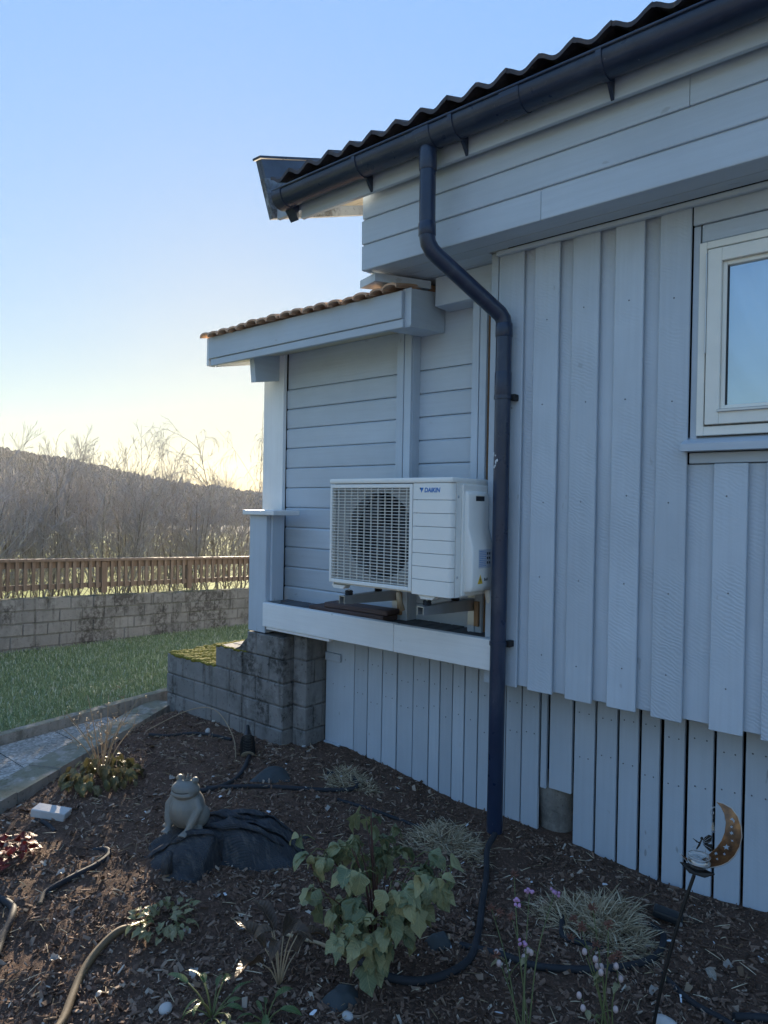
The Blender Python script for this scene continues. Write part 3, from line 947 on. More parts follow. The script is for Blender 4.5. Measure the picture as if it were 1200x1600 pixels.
boxo('porch_side_wall', M['wall'], house, -3.76, -3.70, 3.26, 7.2, -.05, 2.75, .004)
MB().prism([(-2.44, 3.26, 2.6), (-2.44, 7.09, 2.6), (-2.44, 7.09, slope(6.6) - .08), (-2.44, 6.6, slope(6.6) - .08), (-2.44, 3.26, slope(3.26) - .08)], (.08, 0, 0)).build('gable_wall', M['wall'], house)
boxo('rear_wall', M['wall'], house, -3.69, 3.31, 7.1, 7.2, -.05, 2.7, .004)
MB().prism([(-2.9, 6.62, slope(6.6) + .02), (-2.9, 10.6, slope(2.5)), (-2.9, 10.6, slope(2.5) - .04), (-2.9, 6.62, slope(6.6) - .04)], (6.2, 0, 0)).build('rear_roof_slope', M['tile'], house)
boxo('side_wall', M['wall'], house, 3.32, 3.4, 3.2, 7.09, -.05, 3.5, .004)

# ---- porch roof
pr_ = math.tan(R(12))
proof = MB().prism([(-3.97, 2.80, 2.665), (-3.97, 4.6, 2.665 + 1.8 * pr_), (-3.97, 4.6, 2.69 + 1.8 * pr_), (-3.97, 2.80, 2.69)], (1.50, 0, 0)).build('porch_roof', M['cream'], house)
boxo('fascia_board', M['wall_x'], proof, -4.0, -2.285, 2.798, 2.822, 2.545, 2.692, .003)
boxo('fascia_strip', M['wall_x'], proof, -3.985, -2.28, 2.806, 2.828, 2.497, 2.543, .003)
boxo('fascia_end', M['white_z'], proof, -4.022, -4.001, 2.80, 2.86, 2.50, 2.69, .002)
skew('barge_board', M['white_z'], proof, -4.0, -3.975, 2.862, 4.6, 2.50, 2.685, pr_)
MB().prism([(-3.97, 2.83, 2.515), (-3.97, 3.138, 2.515 + .308 * pr_), (-3.97, 3.138, 2.53 + .308 * pr_), (-3.97, 2.83, 2.53)], (1.69, 0, 0)).build('porch_ceiling', M['cream'], proof)
MB().prism([(-2.30, 2.824, 2.507), (-2.24, 2.824, 2.507), (-2.24, 2.824, 2.705), (-2.30, 2.824, 2.705)][::1], (0, .001, 0)).build('beam_face', M['post'], proof)
mb = MB().prism([(-2.40, 2.826, 2.50), (-2.40, 3.135, 2.50 + .03), (-2.40, 3.135, 2.75), (-2.40, 2.826, 2.70)], (.155, 0, 0))
mb.build('rafter_box', M['trim_y'], proof)
MB().prism([(-3.655, 2.90, 2.362), (-3.655, 2.88, 2.545), (-3.655, 3.104, 2.585), (-3.655, 3.104, 2.40)], (.047, 0, 0)).build('rafter_box', M['trim_y'], proof)
# clay tiles along the porch eave
def clay_mesh(w=.105, length=.34, n=6):
    mb = MB()
    vs = []
    dy, dz = length, length * pr_
    for (yy, zz, k) in ((0, 0, 1), (0, -.011, .9), (dy, dz, 1), (dy, dz - .012, .9)):
        for i in range(n + 1):
            a = math.pi * i / n
            vs.append((-math.cos(a) * w * .5 * (1 if k == 1 else .9), yy, zz + .024 * math.sin(a) ** .8))
    m = n + 1
    fs = []
    for i in range(n):
        fs += [(i, i + 1, 2 * m + i + 1, 2 * m + i), (m + i + 1, m + i, 3 * m + i, 3 * m + i + 1), (i + 1, i, m + i, m + i + 1)]
    mb.add(vs, fs)
    me = bpy.data.meshes.new('clay_tile')
    me.from_pydata(mb.v, [], mb.f)
    me.materials.append(M['clay'])
    return me
cme = clay_mesh()
for row in range(6):
    for k in range(17):
        x = -4.0 + k * .1045
        if x > -2.32 and row > 0:
            continue
        y = 2.75 + row * .27
        link('clay_tile', cme, None, proof, (x, y + rnd.uniform(-.014, .014), 2.692 + (y - 2.75) * pr_ + .004 * row + rnd.uniform(-.004, .008)), (rnd.uniform(-.02, .02), rnd.uniform(-.04, .04), rnd.uniform(-.03, .03)))
mb = MB().prism([(-2.40, 2.712, 2.742), (-2.245, 3.0, 2.742), (-2.34, 3.04, 2.742), (-2.55, 2.76, 2.742)], (0, 0, .042))
mb.build('verge_board', M['trim_y'], proof)

# ---- deck, its white edge beam and the low rail post
deck = boxo('deck', M['backing'], house, -3.55, -1.72, 2.89, 3.13, .80, .855, 0)
boxo('edge_beam', M['white_x'], deck, -3.43, -2.337, 2.84, 2.884, .766, .917, .003)
boxo('edge_beam', M['white_x'], deck, -2.335, -1.722, 2.8405, 2.884, .765, .915, .003)
boxo('cover_strip', M['white_x'], deck, -3.40, -2.83, 2.848, 2.88, .748, .764, .002)
x = -3.53
while x < -1.8:
    w = rnd.uniform(.070, .078)
    boxo('deck_board', M['deck'], deck, x, x + w, 2.887, 3.138, .858, .900 + rnd.uniform(-.004, .002), .003)
    x += w + .008
rp = boxo('rail_post', M['post'], house, -3.605, -3.435, 2.866, 3.0, .715, 1.478, .004)
boxo('post_facing', M['post'], rp, -3.4345, -3.415, 2.90, 3.0, .92, 1.478, .003)
boxo('post_cap', M['white_x'], rp, -3.645, -3.33, 2.835, 3.06, 1.479, 1.511, .004)

# ---- vertical slat skirting below deck and wall
sk = boxo('skirting', M['backing'], house, -3.1, 3.4, 3.40, 3.42, -.2, .86, 0)
exs = [-3.106, -2.855, -2.744, -2.627, -2.514, -2.395, -2.281, -2.206, -2.121, -2.041, -1.956, -1.874, -1.788, -1.695, -1.596, -1.547, -1.417, -1.305, -1.198, -1.099, -1.001, -.896, -.784, -.672]
while exs[-1] < 3.3:
    exs.append(exs[-1] + .112)
for i, (a, b) in enumerate(zip(exs, exs[1:])):
    g = .0035 if a < -1.6 else rnd.choice([.006, .007, .009])
    z0 = -.22
    if -1.60 < (a + b) / 2 < -1.40:
        z0 = .165 + (.01 if i % 2 else 0)
    y = 3.10 + rnd.uniform(-.003, .003)
    boxo('slat', M['slat'], sk, a + g, b - g, y, y + .022, z0, .93 if a > -1.75 else .86, .002)
boxo('batten', M['slat'], sk, -3.095, -2.965, 3.082, 3.098, .565, .615, .002)
boxo('base_board', M['slat'], sk, -3.095, -2.96, 3.080, 3.098, -.05, .05, .002)

# nail heads
nme = MB().lathe([(.0034, 0), (.0026, .0012)], 7, Matrix.Rotation(R(90), 4, 'X'))
nail = bpy.data.meshes.new('nail'); nail.from_pydata(nme.v, [], nme.f); nail.materials.append(M['nail'])
for a, b in zip(exs, exs[1:]):
    if a < -.3 and not -1.60 < (a + b) / 2 < -1.40:
        for z in (.40 + rnd.uniform(-.045, .045), .565 + rnd.uniform(-.03, .03)):
            for fx in ((.3, .7) if b - a > .09 else (.5,)):
                link('nail', nail, None, sk, (a + (b - a) * fx + rnd.uniform(-.004, .004), 3.0965, z))
for r_ in covers[:7]:
    for z in (.86, 1.22, 1.60, 2.02, 2.44):
        if r_ > -.8 and z > 1.7:
            continue
        link('nail', nail, None, wall, (r_ - .062 + rnd.uniform(-.012, .012), 2.899, z + rnd.uniform(-.02, .02)))

# foundation stone showing in the gap
mb = MB()
st = [(.088, -.25), (.094, -.1), (.096, 0), (.104, .09), (.110, .15), (.106, .19), (.08, .205)]
mb.lathe(st, 18, Matrix.Translation((-1.545, 3.225, 0)))
mb.v = [(x + .006 * noise.noise(Vector((x * 9, y * 9, z * 9))), y + .006 * noise.noise(Vector((z * 9, x * 9, y * 9))), z) for x, y, z in mb.v]
mb.build('foundation_pillar', M['stone'], house, smooth=True)

# ================================================================== block steps, garden wall, fence
def block_mesh(w, d, h, seed):
    bm = bmesh.new()
    bmesh.ops.create_cube(bm, size=1)
    for v in bm.verts:
        v.co = Vector((v.co.x * w, v.co.y * d, v.co.z * h))
    bmesh.ops.bevel(bm, geom=list(bm.edges), offset=.006, segments=1, affect='EDGES')
    for v in bm.verts:
        v.co += Vector(noise.noise_vector(v.co * 13 + Vector((seed, 0, 0)))) * .004
    me = bpy.data.meshes.new('block')
    bm.to_mesh(me)
    bm.free()
    return me
steps = thing('block_steps', 'mossy grey concrete block stair wall under the white deck beam', 'steps', (-3.9, 3.0, 0))
core = MB()
core.box(-4.545, -3.252, 2.868, 3.62, -.2, .405).box(-3.945, -3.253, 2.869, 3.62, .404, .552).box(-3.60, -3.254, 2.87, 3.12, .55, .70)
core.build('mortar_core', M['mortar'], steps)
RH = .147
tops = [.713, .566, .419, .272, .125, -.022]
lefts = [-3.614, -3.956, -4.555, -4.555, -4.555, -4.555]
for r_, (zt, xl) in enumerate(zip(tops, lefts)):
    x1 = -3.245
    first = True
    while x1 > xl + .03:
        L = (.14 if r_ % 2 else .27) if first else .275 + rnd.uniform(-.006, .006)
        x0 = max(xl, x1 - L)
        if x0 - xl < .07:
            x0 = xl
        layers = [(2.86, 3.0)]
        if r_ == 2:
            layers += [(3.004, 3.30), (3.304, 3.62)] if x1 < -3.9 else []
        if r_ == 1:
            layers += [(3.004, 3.30), (3.304, 3.62)] if x1 < -3.5 else []
        for y0, y1 in layers:
            me = block_mesh(x1 - x0 - .008, y1 - y0 - .002, RH - .009, rnd.uniform(0, 99))
            me.materials.append(M['block'])
            link('block', me, None, steps, ((x0 + x1) / 2, (y0 + y1) / 2 + rnd.uniform(-.003, .003), zt - RH / 2), (rnd.uniform(-.008, .008), 0, rnd.uniform(-.008, .008)))
        x1 = x0
        first = False
# return wall under the deck, facing the garden side
core2 = MB().box(-3.24, -3.128, 2.945, 3.25, -.2, .76)
core2.build('mortar_core', M['mortar'], steps)
for r_ in range(6):
    zt = .72 - r_ * RH
    ys = [2.935, 3.02, 3.25] if r_ % 2 else [2.935, 3.12, 3.25]
    for y0, y1 in zip(ys, ys[1:]):
        me = block_mesh(.118, y1 - y0 - .008, RH - .009, rnd.uniform(0, 99))
        me.materials.append(M['block'])
        link('block', me, None, steps, (-3.178, (y0 + y1) / 2, zt - RH / 2))
# broken wedge of mortar beside the rail post
MB().prism([(-3.76, 2.875, .566), (-3.62, 2.875, .566), (-3.62, 2.875, .66), (-3.66, 2.875, .63), (-3.70, 2.875, .59)], (0, .12, 0)).build('mortar_wedge', M['block'], steps)
# moss cushions on the lowest step
rs = np.random.RandomState(5)
mb = MB()
for k in range(620):
    x, y = rs.uniform(-4.54, -3.97), 2.868 + .70 * rs.rand() ** 1.2
    r_ = rs.uniform(.010, .030)
    mb.ball((x, y, .417), (r_ * rs.uniform(.8, 1.6), r_ * rs.uniform(.8, 1.5), r_ * .55), 7, 4)
for k in range(60):
    x = rs.uniform(-4.55, -3.62)
    zt = .419 if x < -3.956 else .566
    r_ = rs.uniform(.006, .014)
    mb.ball((x, 2.862 + rs.uniform(0, .03), zt - .002), (r_ * 1.6, r_ * 1.2, r_ * .6), 6, 4)
M['moss'] = earth('yellow_moss', (.10, .10, .02), (.24, .21, .04), 30)
mo = mb.build('moss', M['moss'], smooth=True)
tag(mo, 'yellow green moss cushions on the lowest block step', 'moss', kind='stuff')

gw = thing('garden_wall', 'long weathered concrete block wall beneath the wooden railing', 'wall', (-7.3, 4, 0))
def gtop(y): return .553 - .0437 * (y - 2.69)
y0, y1 = -1.0, 8.6
mb = MB()
mb.prism([(-7.262, y0, -.3), (-7.262, y1, -.5), (-7.262, y1, gtop(y1) - .012), (-7.262, y0, gtop(y0) - .012)], (-.16, 0, 0)).build('mortar_core', M['mortar'], gw)
vars_ = [block_mesh(.15, .236, .118, 3.3 * k) for k in range(6)]
for me in vars_:
    me.materials.append(M['gwall'])
for r_ in range(6):
    y = y0 - (.12 if r_ % 2 else 0)
    while y < y1:
        zt = gtop(y + .12) - r_ * .126
        if zt > -.12:
            link('block', rnd.choice(vars_), None, gw, (-7.33 + rnd.uniform(-.004, .004), y + .122, zt - .062), (rnd.choice([0, math.pi]) - .0437, rnd.choice([0, 0]), rnd.uniform(-.012, .012)))
        y += .244
tag(gw, kind=None)

fence = thing('wooden_railing', 'brown stained wooden railing with upright slats on the block wall', 'railing', (-7.33, 4, .5))
def rail(name, x0, x1, dz0, dz1):
    MB().prism([(x0, -1, gtop(-1) + dz0 + .012), (x0, 8.5, gtop(8.5) + dz0 + .10), (x0, 8.5, gtop(8.5) + dz1 + .10), (x0, -1, gtop(-1) + dz1 + .012)], (x1 - x0, 0, 0)).build(name, M['fence'], fence)
def fz(y): return gtop(y) + .012 + .088 * (y + 1) / 9.5
rail('top_rail', -7.39, -7.27, .325, .352)
rail('upper_rail', -7.352, -7.308, .255, .322)
rail('bottom_rail', -7.352, -7.308, .035, .085)
bme = MB().box(-.010, .010, -.018, .018, -.165, .165, .003)
bal = bpy.data.meshes.new('baluster'); bal.from_pydata(bme.v, [], bme.f); bal.materials.append(M['fence'])
y, k = -.95, 0
while y < 8.45:
    if k % 13 == 4:
        MB().box(-7.37, -7.29, y - .033, y + .033, fz(y) - .03, fz(y) + .322, .004).build('post', M['fence'], fence)
    else:
        link('baluster', bal, None, fence, (-7.296, y + rnd.uniform(-.004, .004), fz(y) + .19), (rnd.uniform(-.012, .012), 0, rnd.uniform(-.05, .05)))
    y += .0845
    k += 1

# ================================================================== heat pump
def bevel_obj(mb, name, mat, parent, off=.006, seg=2, smooth=40):
    o = mb.build(name, mat, parent)
    bm = bmesh.new(); bm.from_mesh(o.data)
    bmesh.ops.remove_doubles(bm, verts=bm.verts, dist=1e-5)
    bmesh.ops.recalc_face_normals(bm, faces=bm.faces)
    bmesh.ops.bevel(bm, geom=[e for e in bm.edges if e.is_manifold and e.calc_face_angle(0) > .3], offset=off, segments=seg, affect='EDGES', profile=.5)
    bm.to_mesh(o.data); bm.free()
    o.data.polygons.foreach_set('use_smooth', [True] * len(o.data.polygons))
    o.data.set_sharp_from_angle(angle=R(smooth))
    return o
hp = thing('heat_pump', 'white outdoor heat pump unit with round fan grille on wall brackets', 'heat pump', (-2.215, 2.77, 1.125))
X0, X1, Y0, Y1, Z0, Z1 = -2.615, -1.815, 2.62, 2.925, 1.125, 1.692
XG = -2.047
cas = MB()
cas.box(X0, X0 + .012, Y0 + .03, Y1, Z0, Z1 - .024).box(X1 - .012, X1, Y0 + .036, Y1, Z0, Z1 - .024)
cas.box(X0 + .012, X1 - .012, Y0 + .04, Y1 - .001, Z0 + .001, Z0 + .014).box(X0 + .012, X1 - .012, Y1 - .012, Y1 - .001, Z0 + .014, Z1 - .03)
cas.build('casing', M['unit'], hp)
bevel_obj(MB().box(X0 - .003, X1 + .003, Y0 - .003, Y1 + .002, Z1 - .026, Z1), 'top_lid', M['unit'], hp, .007, 2)
# plate with the round opening
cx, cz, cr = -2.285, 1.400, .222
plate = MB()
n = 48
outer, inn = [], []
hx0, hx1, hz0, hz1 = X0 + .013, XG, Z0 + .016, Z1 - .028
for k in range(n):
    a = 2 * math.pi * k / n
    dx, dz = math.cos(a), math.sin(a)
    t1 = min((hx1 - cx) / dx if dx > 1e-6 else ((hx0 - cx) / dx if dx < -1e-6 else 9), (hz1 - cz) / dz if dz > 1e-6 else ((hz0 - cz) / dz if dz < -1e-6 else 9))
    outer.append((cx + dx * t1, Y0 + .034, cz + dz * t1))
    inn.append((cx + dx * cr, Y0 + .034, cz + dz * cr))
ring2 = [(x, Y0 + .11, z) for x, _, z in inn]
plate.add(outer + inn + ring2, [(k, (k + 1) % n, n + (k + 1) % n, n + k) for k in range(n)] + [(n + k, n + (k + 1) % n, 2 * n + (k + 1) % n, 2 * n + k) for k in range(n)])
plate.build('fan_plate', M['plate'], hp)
boxo('coil', M['coil'], hp, X0 + .02, XG + .05, Y1 - .05, Y1 - .02, Z0 + .02, Z1 - .035, 0)
boxo('inner_wall', M['unit_dark'], hp, XG + .051, XG + .055, Y0 + .04, Y1 - .02, Z0 + .02, Z1 - .035, 0)
boxo('dark_shroud', M['unit_dark'], hp, X0 + .02, XG + .05, Y0 + .155, Y0 + .16, Z0 + .02, Z1 - .035, 0)
fanm = Matrix.Translation((cx, Y0 + .10, cz)) @ Matrix.Rotation(R(90), 4, 'X')
fan = MB().lathe([(.0, -.02), (.05, -.02), (.055, .0), (.05, .03), (.02, .04), (.001, .042)], 20, fanm).build('fan', M['fan'], hp, smooth=50)
for b in range(3):
    mb = MB()
    vs = []
    for i in range(7):
        for j in range(7):
            rr = .048 + (.205 - .048) * i / 6
            aa = R(120 * b + 20) + R(-34 - 10 * i / 6 + (80 + 8 * math.sin(i)) * j / 6)
            tw = (j / 6 - .5) * .06
            vs.append((cx + rr * math.cos(aa), Y0 + .10 + tw, cz + rr * math.sin(aa)))
    mb.add(vs, [(i * 7 + j, i * 7 + j + 1, (i + 1) * 7 + j + 1, (i + 1) * 7 + j) for i in range(6) for j in range(6)])
    mb.build('fan_blade', M['fan'], fan, smooth=True)
# grille
gf = MB()
ga, gb, gc, gd = X0 + .003, XG - .003, Z0 + .012, Z1 - .03
gf.box(ga, ga + .014, Y0 - .002, Y0 + .034, gc, gd, .003).box(gb - .018, gb, Y0 - .002, Y0 + .034, gc, gd, .003)
gf.box(ga + .014, gb - .018, Y0 - .001, Y0 + .034, gd - .02, gd, .003).box(ga + .014, gb - .018, Y0 - .001, Y0 + .034, gc, gc + .02, .003)
grille = gf.build('grille', M['unit'], hp)
L = gb - .018 - ga - .014
sl = MB().prism([(-L / 2, -.004, .0012), (-L / 2, -.004, -.0012), (-L / 2, .005, -.0016), (-L / 2, .005, .0016)], (L, 0, 0))
sme = bpy.data.meshes.new('grille_bar'); sme.from_pydata(sl.v, [], sl.f); sme.materials.append(M['unit'])
N = 31
for k in range(N):
    link('grille_bar', sme, None, grille, ((ga + gb - .004) / 2, Y0 + .004, gc + .02 + (gd - gc - .04) * (k + .5) / N))
H = gd - gc - .04
rb = MB().box(-.0013, .0013, -.004, .004, -H / 2, H / 2)
rme = bpy.data.meshes.new('grille_rib'); rme.from_pydata(rb.v, [], rb.f); rme.materials.append(M['unit'])
for k in range(11):
    link('grille_rib', rme, None, grille, (ga + .014 + L * (k + .8) / 11.4, Y0 + .014, (gc + gd) / 2))
# ribbed front panel on the right
zs = [Z1 - .0265, Z1 - .108]
while len(zs) < 8:
    zs.append(zs[-1] - .064)
zs.append(Z0)
for a, b in zip(zs, zs[1:]):
    # rounded right-hand corner
    prof = [(XG, Y0 + .002), (X1 - .026, Y0), (X1 - .012, Y0 + .004), (X1 - .004, Y0 + .013), (X1, Y0 + .03), (X1 - .013, Y0 + .036), (XG, Y0 + .036)]
    mb = MB().prism([(x, y, b + .0012) for x, y in prof], (0, 0, a - b - .0022))
    bevel_obj(mb, 'front_panel', M['unit'], hp, .0012, 1, 35)
boxo('panel_backing', M['unit'], hp, XG + .002, X1 - .014, Y0 + .0365, Y0 + .0395, Z0 + .003, Z1 - .03, 0)
for px_, z in ((X1 - .004, 1.60), (X1 - .004, 1.22)):
    MB().ball((X1 + .0005, Y0 + .052, z), (.002, .007, .007), 10, 4).build('screw', M['steel'], hp, smooth=True)
# side cover over the valves
so = X1
mb = MB().prism([(so, 2.712, 1.632), (so + .022, 2.712, 1.628), (so + .030, 2.712, 1.605), (so + .031, 2.712, 1.455), (so + .058, 2.712, 1.362), (so + .060, 2.712, 1.175), (so + .050, 2.712, 1.150), (so, 2.712, 1.142)], (0, .185, 0))
sc_ = bevel_obj(mb, 'side_cover', M['unit'], hp, .010, 2, 50)
boxo('handle_recess', M['unit_dark'], sc_, so + .0300, so + .0315, 2.775, 2.850, 1.583, 1.606, .0006)
boxo('handle_lip', M['unit'], sc_, so + .0300, so + .0350, 2.771, 2.854, 1.607, 1.613, .001)
boxo('rear_plate', M['unit'], hp, so, so + .012, 2.695, 2.93, 1.13, 1.66, .003)
# labels
lb = boxo('rating_label', M['label'], sc_, so + .0595, so + .0605, 2.762, 2.872, 1.262, 1.352, 0)
mb = MB()
for k in range(9):
    z = 1.345 - k * .0088
    y = 2.767
    while y < 2.824:
        w = rnd.uniform(.004, .016)
        mb.box(so + .0606, so + .0609, y, min(y + w, 2.828), z - .0030, z)
        y += w + .002
mb.build('label_print', M['blue_print'], lb)
mb = MB()
for k in range(3):
    for q in range(2):
        mb.box(so + .0606, so + .0609, 2.834 + q * .018, 2.846 + q * .018, 1.325 - k * .022, 1.337 - k * .022)
mb.build('label_symbols', M['dark_print'], lb)
wl_ = MB().prism([(so + .0595, 2.757, 1.188), (so + .0595, 2.801, 1.188), (so + .0595, 2.779, 1.232)], (.0012, 0, 0)).build('warning_label', M['yellow_print'], sc_)
MB().prism([(so + .0608, 2.778, 1.220), (so + .0608, 2.772, 1.206), (so + .0608, 2.778, 1.207), (so + .0608, 2.776, 1.194), (so + .0608, 2.784, 1.210), (so + .0608, 2.779, 1.209)], (.0004, 0, 0)).build('warning_bolt', M['dark_print'], wl_)
mb = MB()
for k in range(3):
    mb.box(so + .0600, so + .0604, 2.814 + k * .011, 2.821 + k * .011, 1.200, 1.214 - .004 * (k % 2))
mb.build('warning_symbols', M['dark_print'], sc_)
# maker's word mark
cu = bpy.data.curves.new('word_mark', 'FONT')
cu.body = 'DAIKIN'
cu.size = .031
cu.shear = .18
cu.offset = .0007
cu.extrude = .0004
tmp = bpy.data.objects.new('word_mark_text', cu)
COL.objects.link(tmp)
bpy.context.view_layer.update()
me = bpy.data.meshes.new_from_object(tmp.evaluated_get(bpy.context.evaluated_depsgraph_get()))
bpy.data.objects.remove(tmp)
me.transform(Matrix.Rotation(R(90), 4, 'X'))
wx = max(v.co.x for v in me.vertices)
me.transform(Matrix.Scale(.094 / wx, 4, (1, 0, 0)))
link('word_mark', me, M['blue_print'], hp, (-1.978, Y0 - .0005, 1.621))
MB().prism([(-2.006, Y0 - .0006, 1.643), (-1.983, Y0 - .0006, 1.643), (-1.996, Y0 - .0006, 1.619), (-1.999, Y0 - .0006, 1.633)], (0, .0012, 0)).build('word_mark_symbol', M['blue_print'], hp)
MB().prism([(-2.006, Y0 - .0009, 1.643), (-1.997, Y0 - .0009, 1.643), (-2.002, Y0 - .0009, 1.632)], (0, .0012, 0)).build('word_mark_symbol', M['dark_print'], hp)
for x in (-2.555, -1.965):
    for y in (2.655, 2.885):
        MB().prism([(x - .05, y - .02, 1.124), (x + .05, y - .02, 1.124), (x + .035, y - .02, 1.106), (x - .035, y - .02, 1.106)], (0, .045, 0)).build('foot', M['unit'], hp)
# pipe stub wrapped in tape at the rear corner
MB().tube([(-1.79, 2.90, 1.15), (-1.785, 2.915, 1.09), (-1.79, 2.945, 1.03), (-1.80, 3.0, 1.02), (-1.80, 3.12, 1.05)], [.016, .018, .018, .017, .017], 10).build('wrapped_pipe', M['frame'], hp, smooth=True)
MB().tube([(-2.145, 2.64, 1.124), (-2.145, 2.65, 1.085), (-2.14, 2.67, 1.03)], [.012, .014, .014], 10).build('drain_hose', M['stem_tan'], hp, smooth=True)

def bracket(x, label):
    t = thing('wall_bracket', label, 'bracket', (x, 3.04, .93), 'steel brackets under the heat pump')
    MB().prism([(x - .02, 2.60, 1.032), (x - .02, 2.60, 1.074), (x - .02, 3.046, 1.074), (x - .02, 3.046, 1.010)], (.004, 0, 0)).prism([(x + .016, 2.60, 1.032), (x + .016, 2.60, 1.074), (x + .016, 3.046, 1.074), (x + .016, 3.046, 1.010)], (.004, 0, 0)).box(x - .016, x + .016, 2.60, 3.046, 1.070, 1.074).build('arm', M['steel'], t)
    boxo('upright', M['steel'], t, x - .022, x + .022, 3.0435, 3.0495, .93, 1.30, .001)
    for y in (2.655, 2.895):
        f = MB().lathe([(.020, 0), (.023, .008), (.020, .012), (.022, .02), (.018, .024)], 14, Matrix.Translation((x, y, 1.0745))).build('rubber_foot', M['rubber'], t, smooth=30)
        MB().tube([(x, y, 1.098), (x, y, 1.106)], .006, 6).build('bolt', M['steel'], f)
    boxo('wood_packer', M['bare_wood'], t, x + .024, x + .05, 3.032, 3.049, .93, 1.06, .002)
    return t
bracket(-2.495, 'galvanised steel bracket under the fan side of the heat pump')
bracket(-1.975, 'galvanised steel bracket under the heat pump next to the downpipe')

for x0, x1, y0, y1, z0, z1, rz, lab in ((-3.06, -2.46, 2.895, 3.03, .9015, .936, .0, 'lower of two brown planks lying on the porch deck'),
                                        (-2.93, -2.44, 2.90, 3.02, .9375, .968, .02, 'upper brown plank stacked on another on the porch deck')):
    o = MB().box(x0, x1, y0, y1, z0, z1, .006).build('plank', M['slab_brown'])
    o.rotation_euler.z = rz
    tag(o, lab, 'plank')

cu_ = MB()
vs = []
for i in range(161):
    for j in range(14):
        x = WIN[0] + .04 + (WIN[1] - WIN[0] - .08) * i / 160
        z = WIN[2] + .05 + (WIN[3] - WIN[2] - .1) * j / 13
        k = (x - WIN[0]) / (WIN[1] - WIN[0])
        low = .25 + .55 * k                 # the sheer is gathered up towards the right
        zz = max(z, WIN[2] + .03 + low * .25) if False else z
        sw = x - .55 * (2.62 - z) ** 1.5            # folds swing to one side lower down
        y = 2.985 + .016 * math.sin(52 * sw) + .010 * math.sin(23 * sw + 2 * z)
        vs.append((x, y, zz))
cu_.add(vs, [(i * 14 + j, (i + 1) * 14 + j, (i + 1) * 14 + j + 1, i * 14 + j + 1) for i in range(160) for j in range(13)])
tag(cu_.build('curtain', M['curtain'], smooth=True), 'white sheer curtain hanging behind the window pane', 'curtain')

# ================================================================== things in the bed
def drop(x, y, dz=0.0):
    return Vector((x, y, bed_z(x, y) + dz))

# ---- frog statue: one continuous body
def remeshed(mb, name, mat, parent, voxel=.005, it=6):
    o = mb.build(name, mat, parent, smooth=True)
    m = o.modifiers.new('skin', 'REMESH'); m.mode = 'VOXEL'; m.voxel_size = voxel; m.use_smooth_shade = True
    m2 = o.modifiers.new('soften', 'SMOOTH'); m2.factor = .5; m2.iterations = it
    return o
FB = Vector((-2.585, 1.735, .125))          # where the frog sits on the covered mound
frog = thing('frog_statue', 'grey stoneware frog ornament wearing a small crown on the dark mound', 'statue', FB)
ang = R(20)                                # it looks past the camera to the left
fm = Matrix.Translation(FB) @ Matrix.Rotation(ang, 4, 'Z')
def fp(x, y, z): return fm @ Vector((x, y, z))
rot3 = Matrix.Rotation(ang, 3, 'Z')
mb = MB()
# front of the frog is -Y in its own frame
mb.ball(fp(0, .004, .085), (.079, .070, .088), 18, 12, rot3)
mb.ball(fp(0, -.022, .078), (.066, .056, .070), 16, 10, rot3)
mb.ball(fp(0, .0, .035), (.066, .062, .036), 16, 8, rot3)
mb.ball(fp(0, -.012, .170), (.066, .056, .038), 16, 10, rot3 @ Matrix.Rotation(R(-8), 3, 'X'))
mb.ball(fp(0, -.036, .158), (.058, .038, .019), 16, 8, rot3)
mb.ball(fp(0, -.030, .183), (.045, .034, .018), 16, 8, rot3)
for s in (-1, 1):
    mb.ball(fp(s * .040, .0, .208), (.0165, .0165, .0165), 12, 8)
    mb.tube([fp(s * .052, -.010, .135), fp(s * .078, -.022, .095), fp(s * .064, -.046, .052), fp(s * .048, -.062, .014)], [.019, .019, .017, .015], 10)
    mb.ball(fp(s * .045, -.076, .008), (.020, .022, .010), 10, 6, rot3)
    mb.ball(fp(s * .062, .022, .048), (.030, .046, .046), 12, 8, rot3)
    mb.ball(fp(s * .074, -.030, .010), (.022, .034, .011), 10, 6, rot3)
    for q in (-1, 0, 1):
        mb.tube([fp(s * .045 + q * .010, -.078, .008), fp(s * .045 + q * .016, -.100, .005)], [.006, .005], 6)
body = remeshed(mb, 'body', M['frog'], frog, .0042, 3)
mb = MB()
mb.tube([fp(math.sin(R(a)) * .0575, -.016 - math.cos(R(a)) * .052, .1705 + .007 * (1 - math.cos(R(a * 1.1)))) for a in range(-80, 81, 10)], .0022, 6)
M['frog_dark'] = plain('frog_crease', (.05, .048, .042), .6)
mb.build('mouth_line', M['frog_dark'], frog, smooth=True)
for s in (-1, 1):
    MB().ball(fp(s * .043, -.011, .211), (.009, .008, .009), 10, 6).build('eye', M['stem_tan'] if s < 0 else M['frog'], frog, smooth=True)
mb = MB().lathe([(.016, 0), (.018, .012), (.0165, .014), (.0145, .002)], 14, fm @ Matrix.Translation((0, -.002, .201)))
for k in range(6):
    a = R(60 * k)
    mb.tube([fp(.0172 * math.cos(a), -.002 + .0172 * math.sin(a), .212), fp(.0195 * math.cos(a), -.002 + .0195 * math.sin(a), .229)], [.0055, .001], 6)
mb.build('crown', M['frog'], frog, smooth=40)

